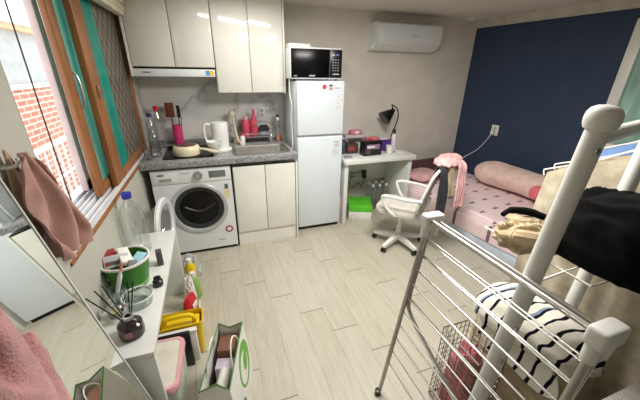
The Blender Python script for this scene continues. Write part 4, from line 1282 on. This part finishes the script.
MB().lathe([(0.036, 0), (0.041, 0.004), (0.043, 0.03), (0.040, 0.055), (0.026, 0.068), (0.015, 0.072), (0.014, 0.082)], seg=32).build('bottle_body', M('dark_brown_glass', (44, 34, 34), 0.06, coat=0.4), df)
MB().lathe([(0.015, 0.076), (0.017, 0.078), (0.017, 0.09), (0.010, 0.091)], seg=20, annulus=True).build('collar', STEEL, df)
MB().bb((-0.012, -0.0435, 0.022), (0.012, -0.0400, 0.045)).build('label_patch', M('dull_pink_label', (170, 120, 116), 0.6), df)
for dx, dy in ((-0.085, 0.035), (-0.10, 0.00), (-0.07, 0.06), (0.01, 0.06), (0.028, 0.055)):
    MB().tube([(-dx * 0.12, -dy * 0.12, 0.02), (dx, dy, 0.20)], 0.0022, 6).build('reed', PLASTIC_BLACK, df)

# --- things on the floor at the shelf
yb_ = thing('plastic_caddy', 'bright yellow plastic caddy with a handle hole poking out of the shelf', 'caddy', (0.412, 1.50, 0))
yb_.scale = (1.08, 1.05, 1.12)
m = MB(); m.ring_loft([[(u * s, v * s, z) for u, v in rrect(0.22, 0.115, 0.02, 4)] for s, z in ((0.85, 0), (0.88, 0.004), (1.0, 0.20), (1.03, 0.215), (0.98, 0.215), (0.84, 0.01))])
m.build('caddy_body', YELLOW, yb_)
MB().tube([(-0.075, -0.02, 0.205), (-0.06, -0.02, 0.245), (0.05, -0.02, 0.245), (0.075, -0.02, 0.205)], 0.012, smooth=4).build('handle', YELLOW, yb_)
MB().bb((-0.095, -0.045, 0.165), (0.095, 0.045, 0.195), 0.01).build('lid', YELLOW, yb_)
pb = thing('storage_box', 'storage box with a cream lid rimmed in pink beside the shelf end', 'box', (0.340, 1.215, 0), -2)
pb.scale = (1, 0.9, 1)
m = MB(); m.ring_loft([[(u * s, v * s, z) for u, v in rrect(0.19, 0.33, 0.03, 5)] for s, z in ((0.88, 0), (0.9, 0.005), (0.98, 0.215), (0.98, 0.22))])
m.build('box_body', M('pale_green_white_plastic', (206, 214, 200), 0.4), pb)
m = MB(); m.ring_loft([[(u * s, v * s2, z) for u, v in rrect(0.20, 0.34, 0.04, 6)] for s, s2, z in ((1, 1, 0.212), (1.02, 1.02, 0.218), (1.01, 1.01, 0.24), (0.97, 0.98, 0.25), (0.84, 0.90, 0.25), (0.82, 0.89, 0.244))])
m.build('lid_rim', PINK_PALE, pb)
m = MB(); m.ring_loft([[(u, v, z) for u, v in rrect(0.172, 0.308, 0.035, 6)] for z in (0.241, 0.2465)])
m.build('lid_panel', LID_CREAM, pb)
tag(MB().box((0.36, 1.387, 0.12), (0.21, 0.018, 0.24), Matrix.Rotation(R(-3), 3, 'X'), 0.004).build('binder', PLASTIC_BLACK), 'black binder standing between yellow caddy and pink-rimmed box', 'binder')
wt = thing('paper_tray', 'white paper tray squeezed between black binder and yellow caddy', 'tray', (0.365, 1.417, 0))
MB().bb((-0.11, -0.015, 0), (0.13, 0.012, 0.225), 0.004).build('tray_body', PAPER, wt)
MB().bb((-0.115, -0.017, 0.21), (0.135, 0.014, 0.23), 0.004).build('rim', PLASTIC_WHITE, wt)
bottle('detergent_bottle', 'green and white detergent bottle standing beyond the shelf', 'bottle', (0.455, 1.98, 0), [(0.04, 0), (0.043, 0.005), (0.043, 0.13), (0.03, 0.165), (0.016, 0.18), (0, 0.181)], M('leaf_green_plastic', (140, 178, 96), 0.4), [(0.018, 0.18), (0.018, 0.215), (0, 0.217)], PAPER)
bottle('cleaner_bottle', 'yellow cleaner bottle behind the white paper by the shelf', 'bottle', (0.43, 2.11, 0), [(0.035, 0), (0.038, 0.005), (0.038, 0.18), (0.018, 0.22), (0, 0.221)], YELLOW, [(0.018, 0.22), (0.018, 0.25), (0, 0.252)], PAPER)
rp_ = thing('snack_pack', 'red snack packet standing on the floor by the shelf', 'packet', (0.442, 1.74, 0), 70)
MB().heap((0, 0, 0), 0.075, 0.03, 0.20, 2, 0.12, 1.4, 18, 28, 3.5).build('packet_body', RED, rp_)
MB().bb((-0.03, -0.036, 0.10), (0.03, -0.026, 0.15), 0.004).build('white_print', PAPER, rp_)
wp = thing('paper_bag', 'crumpled white paper bag between red packet and green bottle', 'bag', (0.435, 1.862, 0), 80)
MB().heap((0, 0, 0), 0.045, 0.035, 0.25, 7, 0.25, 2.2, 18, 28, 3).build('bag_body', PAPER, wp)
tag(MB().box((0.498, 1.69, 0.075), (0.004, 0.10, 0.15), Matrix.Rotation(R(4), 3, 'Y')).build('paper_sheet', PAPER), 'white sheet of paper standing against the red packet', 'paper')
vb = thing('plastic_bag', 'knotted translucent white plastic bag in front of the washing machine', 'bag', (0.42, 2.25, 0))
k = NT('translucent_bag')
tp = k.n('ShaderNodeBsdfTransparent'); mx = k.n('ShaderNodeMixShader')
k.l(k.math('MULTIPLY_ADD', k.noise(k.obj(), 30, 3), 0.5, 0.15), mx.inputs[0]); k.l(tp.outputs[0], mx.inputs[1]); k.l(k.p.outputs[0], mx.inputs[2]); k.l(mx.outputs[0], k.out.inputs[0])
k.p.inputs['Base Color'].default_value = (0.8, 0.82, 0.82, 1); k.p.inputs['Roughness'].default_value = 0.3
MB().heap((0, 0, 0), 0.07, 0.06, 0.16, 9, 0.45, 2.8, 22, 36).build('bag_body', k.m, vb)
MB().heap((0, 0, 0.14), 0.03, 0.025, 0.06, 3, 0.5, 2.8, 12, 20).build('knot', k.m, vb)

# paper shopping bag
sb = thing('shopping_bag', 'white paper shopping bag with a green emblem standing open on the floor', 'bag', (0.64, 1.10, 0), -14)
L2, W2, HB = 0.185, 0.062, 0.34
m = MB()
def bag_ring(z, inset=0.0, zig=0.0):
    l, w = L2 - inset, W2 + 0.035 * (1 - z / HB) - inset
    pts = []
    for x, y in ((w, -l), (w, 0), (w, l), (0, l - (zig)), (-w, l), (-w, 0), (-w, -l), (0, -l + zig)):
        pts.append((x, y, z))
    return pts
m.ring_loft([bag_ring(0, 0.002), bag_ring(0.12), bag_ring(0.24, 0, 0.01), bag_ring(HB, 0, 0.03), bag_ring(HB, 0.0025, 0.03), bag_ring(0.24, 0.0025, 0.01), bag_ring(0.12, 0.0025), bag_ring(0.006, 0.004)])
body = m.build('bag_body', PAPER, sb, angle=20)
m = MB(); m.ring_loft([[(x * 1.004, y * 1.004, z) for x, y, z in bag_ring(HB - .006, -0.0004, 0.029)], [(x * 1.004, y * 1.004, z) for x, y, z in bag_ring(HB + 0.001, -0.0004, 0.03)], bag_ring(HB + .001, 0.003, 0.03), bag_ring(HB - .006, 0.003, 0.03)], False, True)
m.build('green_edge', GREEN_DK, sb)
def on_face(pts, x=W2 + 0.0012):
    return [(x + 0.035 * (1 - v / HB), u, v) for u, v in pts]
def ell(cx, cz, a, b, n=36, tilt=0):
    return [(cx + a * math.cos(t) * math.cos(tilt) - b * math.sin(t) * math.sin(tilt), cz + a * math.cos(t) * math.sin(tilt) + b * math.sin(t) * math.cos(tilt)) for t in [2 * math.pi * i / n for i in range(n)]]
def flat(poly, x0, x1):
    mb = MB(); mb.ring_loft([on_face(poly, x0), on_face(poly, x1)]); return mb
flat(ell(0.06, 0.19, 0.105, 0.115), W2, W2 + 0.0012).build('emblem', GREEN, sb)
flat(ell(0.045, 0.18, 0.075, 0.082), W2 + 0.001, W2 + 0.0018).build('emblem_ring', PAPER, sb)
flat(ell(0.075, 0.195, 0.035, 0.05, tilt=-0.4), W2 + 0.0016, W2 + 0.0026).build('emblem_drop', GREEN, sb)
flat(ell(-0.10, 0.06, 0.06, 0.055), W2, W2 + 0.0012).build('emblem_leaf', GREEN_DK, sb)
for s in (-1, 1):
    MB().tube([(s * (W2 - .002), 0.07, HB - 0.05), (s * (W2 - 0.008), 0.065, HB + 0.02), (s * (W2 - 0.015), 0.02, HB + 0.075), (s * (W2 - 0.015), -0.03, HB + 0.075), (s * (W2 - 0.008), -0.075, HB + 0.02), (s * (W2 - .002), -0.08, HB - 0.05)], 0.0035, 8, smooth=5).build('handle', PAPER, sb)
def in_bag(name, label, cat, lx, ly, z, size, mat, rz=0):
    a = R(-14)
    x = 0.64 + lx * math.cos(a) - ly * math.sin(a); y = 1.10 + lx * math.sin(a) + ly * math.cos(a)
    t = thing(name, label, cat, (x, y, z), -14 + rz)
    MB().bb((-size[0] / 2, -size[1] / 2, 0), (size[0] / 2, size[1] / 2, size[2]), 0.004).build('box_body', mat, t)
    MB().bb((-size[0] / 2 - .0005, -size[1] / 2 - .0005, size[2] * 0.55), (size[0] / 2 + .0005, size[1] / 2 + .0005, size[2] * 0.75)).build('tape_band', M('pale_band_print', (200, 190, 186), 0.6), t)
in_bag('carton', 'brown carton inside the paper shopping bag', 'box', 0.0, 0.10, 0.008, (0.095, 0.10, 0.285), CARD)
in_bag('carton', 'lilac white carton inside the paper shopping bag', 'box', 0.0, 0.01, 0.008, (0.09, 0.06, 0.25), M('lilac_card', (196, 184, 200), 0.7))
in_bag('paper_roll_box', 'dark packet at the bottom of the paper shopping bag', 'packet', 0.0, -0.07, 0.008, (0.08, 0.07, 0.17), M('dark_mauve_pack', (84, 66, 72), 0.6))
rl_ = thing('paper_roll', 'white paper roll tucked inside the shopping bag', 'paper roll', (0.622, 1.035, 0.205))
MB().cyl((-0.02, -0.05, 0), (0.02, 0.05, 0.04), 0.026, 0.026, 24).build('roll', PAPER, rl_)
MB().cyl((-0.0205, -0.0512, -0.0005), (-0.0215, -0.054, -0.0015), 0.010, 0.010, 16).build('core', CARD, rl_)

# ================================================================== MIRROR, TOWEL, ROBE
mr = thing('leaning_mirror', 'tall frameless mirror leaning against the window wall', 'mirror', (0.40, 0.985, 0))
mh = 1.42
top = Vector((0.146 - 0.40, 0, 1.395)); bot = Vector((0.0, 0, 0.0))
dirm = (top - bot).normalized(); nrm = Vector((dirm.z, 0, -dirm.x))
m = MB()
def slab(a, b, y0, y1, o0, o1):
    return [[a + nrm * o0 + Vector((0, y0, 0)), a + nrm * o1 + Vector((0, y0, 0)), a + nrm * o1 + Vector((0, y1, 0)), a + nrm * o0 + Vector((0, y1, 0))],
            [b + nrm * o0 + Vector((0, y0, 0)), b + nrm * o1 + Vector((0, y0, 0)), b + nrm * o1 + Vector((0, y1, 0)), b + nrm * o0 + Vector((0, y1, 0))]]
MB().ring_loft(slab(bot, top, -0.42, -0.006, 0.003, 0.0075)).build('mirror_glass', MIRROR, mr, angle=10)
MB().ring_loft(slab(bot, top, -0.424, -0.002, -0.012, 0.003)).build('backing', PANEL_WHITE, mr, angle=10)
fm = MB()
fm.ring_loft(slab(bot, top, -0.006, 0.0, -0.012, 0.010)).ring_loft(slab(bot, top, -0.426, -0.42, -0.012, 0.010))
fm.build('frame', M('silver_white_frame', (206, 208, 204), 0.3), mr, angle=10)
hk = thing('towel_hook', 'white towel hook on the wall above the mirror edge', 'hook', (XL, 1.05, 1.30))
MB().bb((0, -0.02, -0.03), (0.008, 0.02, 0.03), 0.003).build('plate', PLASTIC_WHITE, hk)
MB().tube([(0.006, 0, 0.0), (0.035, 0, 0.0), (0.05, 0, 0.012), (0.052, 0, 0.028)], 0.005, 8, smooth=4).build('prong', PLASTIC_WHITE, hk)
tw = thing('towel', 'brownish pink towel hanging from the hook beside the window', 'towel', (XL, 1.05, 1.30))
def towel(u, v):
    # v down, u across; gathered at the hook, spreading below
    z = 0.036 - 0.36 * v - 0.06 * v * (u - 0.4) - 0.03 * (1 - v) * (2 * u - 1) ** 2
    spread = 0.05 + 0.21 * v ** 0.8
    w = noise.noise(Vector((u * 2.2, v * 1.2, 5)))
    y = (u - 0.22) * spread + 0.02 * v + 0.01 * w
    g = u + 0.25 * noise.noise(Vector((u * 1.5, v * 2.2, 9)))
    fold = (math.sin(g * 17) * 0.020 + 0.055 * noise.noise(Vector((g * 3.1, v * 1.4, 2)))) * (0.5 + 0.6 * v)
    return (max(0.012, 0.060 + 0.01 * v + fold), y, z)
MB().sheet(towel, 60, 40, 0.008).build('front_layer', F_ROSE, tw, angle=80)
MB().sheet(lambda u, v: (0.02 + 0.008 * math.sin(u * 9) * (0.3 + v), (u - 0.2) * (0.045 + 0.20 * v ** .8) + 0.01, 0.030 - 0.28 * v + 0.02 * math.sin(u * 5) - 0.03 * (1 - v) * (2 * u - 1) ** 2), 40, 30, 0.006).build('back_layer', fabric('beige_pink_towel', (190, 164, 140)), tw, angle=80)
# clothes hamper (below the picture) carrying the pink robe
hm = thing('laundry_hamper', 'white round laundry hamper under the pink fleece robe', 'hamper', (0.35, 0.34, 0))
hm.scale = (1, 1, 1.12)
MB().lathe([(0.10, 0), (0.105, 0.004), (0.12, 0.74), (0.116, 0.74), (0.1, 0.01), (0, 0.01)], seg=32).build('hamper_body', PLASTIC_WHITE, hm)
MB().lathe([(0.118, 0.735), (0.124, 0.738), (0.124, 0.75), (0.0, 0.752)], seg=32).build('lid', PLASTIC_WHITE, hm)

# ================================================================== STEEL DRYING RACK
dr_ = thing('drying_rack', 'stainless steel folding clothes drying rack standing by the bed', 'drying rack', (0, 0, 0))
yA, yB_ = 0.915, 0.275
def xa(z):  # outer leg line
    return 1.385 + 0.152 * z
for y, nm in ((yA, 'leg'), (yB_, 'leg')):
    MB().tube([(xa(0.98), y, 0.98), (xa(0.5), y - 0.01, 0.5), (xa(0.03), y - 0.025, 0.03), (xa(0) - 0.012, y - 0.028, 0.008)], 0.0105, 12).build(nm, STEEL, dr_)
for y in (yA, yB_):
    s = -1 if y == yA else 1
    pass
MB().tube([(xa(0.98) + 0.035, yA + 0.01, 0.98), (xa(0.7) + 0.022, yA, 0.70), (xa(0.58) + 0.02, yA - 0.01, 0.58), (xa(.53) + 0.02, yA - 0.045, 0.525), (xa(.47) + 0.02, yA - 0.2, 0.47), (xa(.40) + .02, yB_ + 0.2, 0.40), (xa(.38) + .02, yB_ + 0.04, 0.385), (xa(.42) + .02, yB_ + 0.005, 0.44), (xa(0.7) + 0.022, yB_, 0.70), (xa(0.98) + 0.035, yB_, 0.98)], 0.0095, 10, smooth=4).build('inner_frame', STEEL, dr_)
MB().tube([(xa(0.99), yA - .02, 0.992), (xa(0.99), yB_ + .02, 0.992)], 0.0095, 12).build('top_bar', STEEL, dr_)
MB().tube([(xa(0.99) + 0.035, yA - .02, 0.985), (xa(0.99) + .035, yB_ + .02, 0.985)], 0.007, 10).build('top_bar', STEEL, dr_)
for i in range(10):
    z = 0.915 - i * 0.078
    MB().tube([(xa(z), yA - 0.004, z), (xa(z), yB_ + 0.004, z)], 0.0034, 8).build('rod', STEEL, dr_)
for i in range(5):
    z = 0.88 - i * 0.075
    MB().tube([(xa(z) + 0.03, yA - 0.004, z), (xa(z) + 0.03, yB_ + 0.004, z)], 0.0034, 8).build('rod', STEEL, dr_)
for y, s in ((yA, 1), (yB_, -1)):
    jt = MB().bb((xa(1) - 0.030, y - 0.024, 0.962), (xa(1) + 0.062, y + 0.024, 1.018), 0.011, 3).build('corner_joint', PLASTIC_WHITE, dr_)
    for dx in (-0.006, 0.042):
        MB().cyl((xa(0.94) + dx, y, 0.915), (xa(0.97) + dx, y, 0.972), 0.0165, 0.019, 16).build('socket_sleeve', PLASTIC_WHITE, jt)
for y in (yA, yB_):
    MB().lathe([(0.013, 0), (0.015, 0.004), (0.014, 0.03), (0.0, 0.031)], (xa(0) - 0.012, y - 0.028, 0)).build('foot_cap', PLASTIC_BLACK, dr_)

# ================================================================== WHITE GARMENT RACK
gk = thing('garment_rack', 'thick white tubular garment rack behind the steel drying rack', 'garment rack', (0, 0, 0))
def post(b0, t0, r=0.0265):
    p = MB().tube([b0, t0], r, 20).build('post', PLASTIC_WHITE, gk)
    d_ = (Vector(t0) - Vector(b0)).normalized()
    rot = d_.to_track_quat('Z', 'Y').to_matrix()
    MB().lathe([(0.0265, -0.034), (0.033, -0.030), (0.038, -0.018), (0.0395, -0.004), (0.038, 0.010), (0.032, 0.021), (0.020, 0.028), (0.0, 0.031)], t0, 28, rot).build('post_cap', PLASTIC_WHITE, p)
    return p
p1 = post((1.492, 0.50, 0), (1.655, 0.50, 1.465))
def on_post(z): return 1.492 + 0.163 * z / 1.465
for z in (1.385, 0.80, 0.66):
    MB().cyl((on_post(z) - 0.012, 0.4745, z), (on_post(z) - 0.012, 0.4715, z), 0.008, seg=14).build('screw', STEEL, p1)
p2 = post((2.19, 0.65, 0), (2.265, 0.65, 1.465))
p3 = post((2.85, 0.66, 0), (2.90, 0.66, 1.465))
MB().tube([(on_post(1.41), 0.50, 1.41), (2.262, 0.65, 1.41)], 0.022, 16).build('cross_bar', PLASTIC_WHITE, gk)
MB().tube([(2.262, 0.65, 1.41), (2.898, 0.66, 1.41)], 0.016, 14).build('hanging_rail', PLASTIC_WHITE, gk)
# small wire shelf
ws = MB()
wx0, wx1, wy0, wy1, wz = 1.775, 1.99, 0.43, 0.84, 0.955
ws.tube([(wx0, wy0, wz), (wx1, wy0, wz), (wx1, wy1, wz), (wx0, wy1, wz)], 0.004, 8, closed=True)
wsh = ws.build('wire_shelf', PLASTIC_WHITE, gk)
for i in range(1, 5):
    y = wy0 + (wy1 - wy0) * i / 5
    MB().tube([(wx0, y, wz), (wx1, y, wz)], 0.003, 6).build('wire', PLASTIC_WHITE, wsh)
MB().tube([((wx0 + wx1) / 2, wy0, wz - .003), ((wx0 + wx1) / 2, wy1, wz - .003)], 0.003, 6).build('wire', PLASTIC_WHITE, wsh)
MB().tube([(wx1, wy0 + .15, wz), (2.238, 0.65, wz)], 0.004, 8).build('bracket', PLASTIC_WHITE, wsh)
MB().tube([(wx0, wy0 + .08, wz), (on_post(0.955) + .02, 0.50, wz)], 0.004, 8).build('bracket', PLASTIC_WHITE, wsh)

# hanging clothes: sheets in planes along y on hangers hooked to the rail
def hanging(name, label, cat, x, mat, ytip, ynear, ztip, zc, zb, amp, seed, hmat=PLASTIC_WHITE, thick=0.05, rail_y=None):
    yr = 0.655 if rail_y is None else rail_y
    t = thing(name, label, cat, (x, yr, 1.40))
    def outline(u):  # u 0..1 from near tip to far tip: shoulder height
        y = ynear + (ytip - ynear) * u
        d = abs(y - yr)
        dm = max(ytip - yr, yr - ynear)
        return y, zc - (zc - ztip) * min(1, d / dm) ** 1.15
    rings = []
    m = MB()
    nu, nv = 60, 40
    for i in range(nv + 1):
        v = i / nv
        ring = []
        for side in (1, -1):
            for j in range(nu + 1):
                u = j / nu if side == 1 else 1 - j / nu
                y, zs = outline(u)
                z = zs + (zb - zs) * v
                ww = thick * (0.25 + 0.75 * min(1, v * 3)) * (math.sin(math.pi * (0.04 + 0.92 * u)) ** 0.5)
                fold = amp * v ** 0.6 * (math.sin(u * 17 + seed) + 0.8 * math.sin(u * 31 + 2 * seed + 3 * v)) + 0.02 * noise.noise(Vector((y * 5, z * 3, seed)))
                yy = y + 0.02 * v * math.sin(seed + v * 4)
                ring.append((side * ww * 0.5 + fold, yy - yr, z - 1.40))
        rings.append(ring)
    m.ring_loft(rings).build('garment', mat, t, angle=70)
    hg = MB()
    dn, df_ = ynear - yr, ytip - yr
    hg.tube([(0, dn * .98, ztip - 1.385), (0, dn * .5, (zc + ztip) / 2 - 1.385), (0, 0, zc - 1.37), (0, df_ * .5, (zc + ztip) / 2 - 1.385), (0, df_ * .98, ztip - 1.385), (0, df_ * 1.04, ztip - 1.40), (0, df_ * 1.02, ztip - 1.425)], 0.004, 6, smooth=4)
    hg.tube([(0, 0, zc - 1.37), (0, 0.0, -0.01), (0, 0.018, 0.022), (0, 0.0, 0.034), (0, -0.02, 0.022)], 0.003, 6, smooth=4)
    hg.build('hanger', hmat, t)
    return t
hanging('coat', 'cream long coat on the hanger nearest the rack post', 'coat', 2.335, F_CREAM, 1.02, 0.36, 1.10, 1.27, 0.06, 0.016, 1.0)
hanging('coat', 'beige long coat hanging behind the cream coat', 'coat', 2.455, F_BEIGE, 1.05, 0.34, 1.11, 1.28, 0.12, 0.014, 2.3)
hanging('shirt', 'light blue shirt hanging behind the beige coat', 'shirt', 2.575, F_BLUE, 1.03, 0.34, 1.17, 1.34, 0.55, 0.012, 3.1)
hanging('shirt', 'navy shirt hanging at the back of the rail', 'shirt', 2.69, F_NAVY, 1.0, 0.35, 1.19, 1.34, 0.6, 0.012, 4.4)

# black coat thrown over the wire shelf
bk_ = thing('coat', 'black coat heaped over the white wire shelf', 'coat', (1.97, 0.51, 0.9605))
MB().heap((0.02, 0.0, 0), 0.15, 0.20, 0.23, 11, 0.12, 1.3, 34, 72, 2.6).build('heap', F_BLACK, bk_, angle=80)
MB().sheet(lambda u, v: (0.06 + 0.16 * u + 0.03 * v, -0.14 - 0.05 * v - 0.02 * math.sin(u * 8 + v * 2) * v, 0.10 - 0.30 * v), 24, 20, 0.008).build('sleeve', F_BLACK, bk_, angle=70)
kn = thing('sweater', 'cream knit sweater bunched on the wire shelf beside the black coat', 'sweater', (1.815, 0.70, 0.9605))
MB().heap((-0.015, -0.01, 0), 0.10, 0.085, 0.09, 13, 0.28, 1.6, 30, 56, 2.4).build('heap', F_KNIT, kn, angle=80)
MB().tube([(-0.10, 0.02, 0.03), (-0.085, -0.05, 0.055), (-0.02, -0.09, 0.05), (0.05, -0.085, 0.03)], [0.02, 0.030, 0.030, 0.02], smooth=5).build('sleeve', F_KNIT, kn)
bt = thing('strap', 'black strap end lying on the cream knit sweater', 'strap', (1.84, 0.745, 1.045))
MB().tube([(-0.07, 0.03, 0.0), (-0.03, 0.03, 0.014), (0.03, 0.0, 0.012), (0.07, -0.04, 0.0)], [0.010, 0.014, 0.016, 0.014], smooth=4).build('strap', F_BLACK, bt)
# striped shirt on the fabric hamper
fh = thing('fabric_hamper', 'beige fabric hamper under the striped shirt', 'hamper', (2.02, 0.65, 0))
m = MB(); m.ring_loft([[(u * s, v * s + 0.0, z) for u, v in rrect(0.27, 0.46, 0.05, 6)] for s, z in ((0.92, 0), (0.95, 0.01), (1.0, 0.25), (0.97, 0.46), (0.93, 0.48), (0.9, 0.47))])
m.build('hamper_body', F_BEIGE, fh)
MB().tube([(-0.13, -0.10, 0.42), (-0.142, -0.05, 0.36), (-0.142, 0.05, 0.36), (-0.13, 0.10, 0.42)], 0.008, smooth=4).build('handle', F_CREAM, fh)
ss = thing('shirt', 'cream shirt with black stripes lying on the fabric hamper', 'shirt', (2.005, 0.65, 0.481), 14)
MB().heap((0, 0.0, 0), 0.165, 0.25, 0.13, 17, 0.12, 1.3, 34, 72, 3.0).build('shirt_body', STRIPED, ss, angle=80)
MB().sheet(lambda u, v: (-0.10 - 0.075 * v ** 0.6, -0.17 + 0.33 * u + 0.02 * math.sin(v * 5), 0.085 - 0.20 * v - 0.02 * math.sin(u * 7)), 24, 18, 0.010).build('sleeve', STRIPED, ss, angle=70)
# wire bin with pink cloth
wb = thing('wire_bin', 'steel wire mesh bin beside the drying rack', 'bin', (1.715, 0.70, 0), 0)
bw_, bd_, bh_ = 0.080, 0.105, 0.46
for z in (0.006, bh_):
    MB().tube([(-bw_, -bd_, z), (bw_, -bd_, z), (bw_, bd_, z), (-bw_, bd_, z)], 0.0045, 8, closed=True).build('rim', STEEL, wb)
m = MB()
for i in range(7):
    x = -bw_ + 2 * bw_ * i / 6
    for y in (-bd_, bd_):
        m.tube([(x, y, 0.006), (x, y, bh_)], 0.002, 6)
    y = -bd_ + 2 * bd_ * i / 6
    for x in (-bw_, bw_):
        m.tube([(x, y, 0.006), (x, y, bh_)], 0.002, 6)
for i in range(1, 13):
    z = bh_ * i / 13
    m.tube([(-bw_, -bd_, z), (bw_, -bd_, z), (bw_, bd_, z), (-bw_, bd_, z)], 0.002, 6, closed=True)
m.build('wire_mesh', M('dull_steel', (120, 116, 110), 0.4, 0.8), wb)
pk = thing('cloth', 'rose pink cloth stuffed in the wire bin', 'cloth', (1.715, 0.71, 0.012))
MB().heap((0, 0, 0), 0.07, 0.07, 0.38, 21, 0.2, 1.8, 24, 40, 3.2).build('cloth_body', fabric('rose_cloth', (200, 120, 126)), pk)
# grey woven ottoman
go = thing('storage_ottoman', 'grey woven storage ottoman beside the drying rack leg', 'ottoman', (2.03, -0.02, 0))
MB().bb((-0.36, -0.30, 0), (0.36, 0.30, 0.55), 0.02).build('ottoman_body', WAFFLE, go)
MB().bb((-0.37, -0.31, 0.552), (0.37, 0.31, 0.64), 0.025, 3).build('lid_cushion', WAFFLE, go)
# pink robe on its hamper
rb = thing('bathrobe', 'fluffy dusty pink bathrobe heaped beside the mirror', 'bathrobe', (0.325, 0.44, 0.846))
m = MB()
m.heap((0.0, 0.0, 0), 0.080, 0.130, 0.40, 23, 0.24, 1.35, 56, 100, 2.2)
m.build('heap', F_PINKROBE, rb, angle=80)
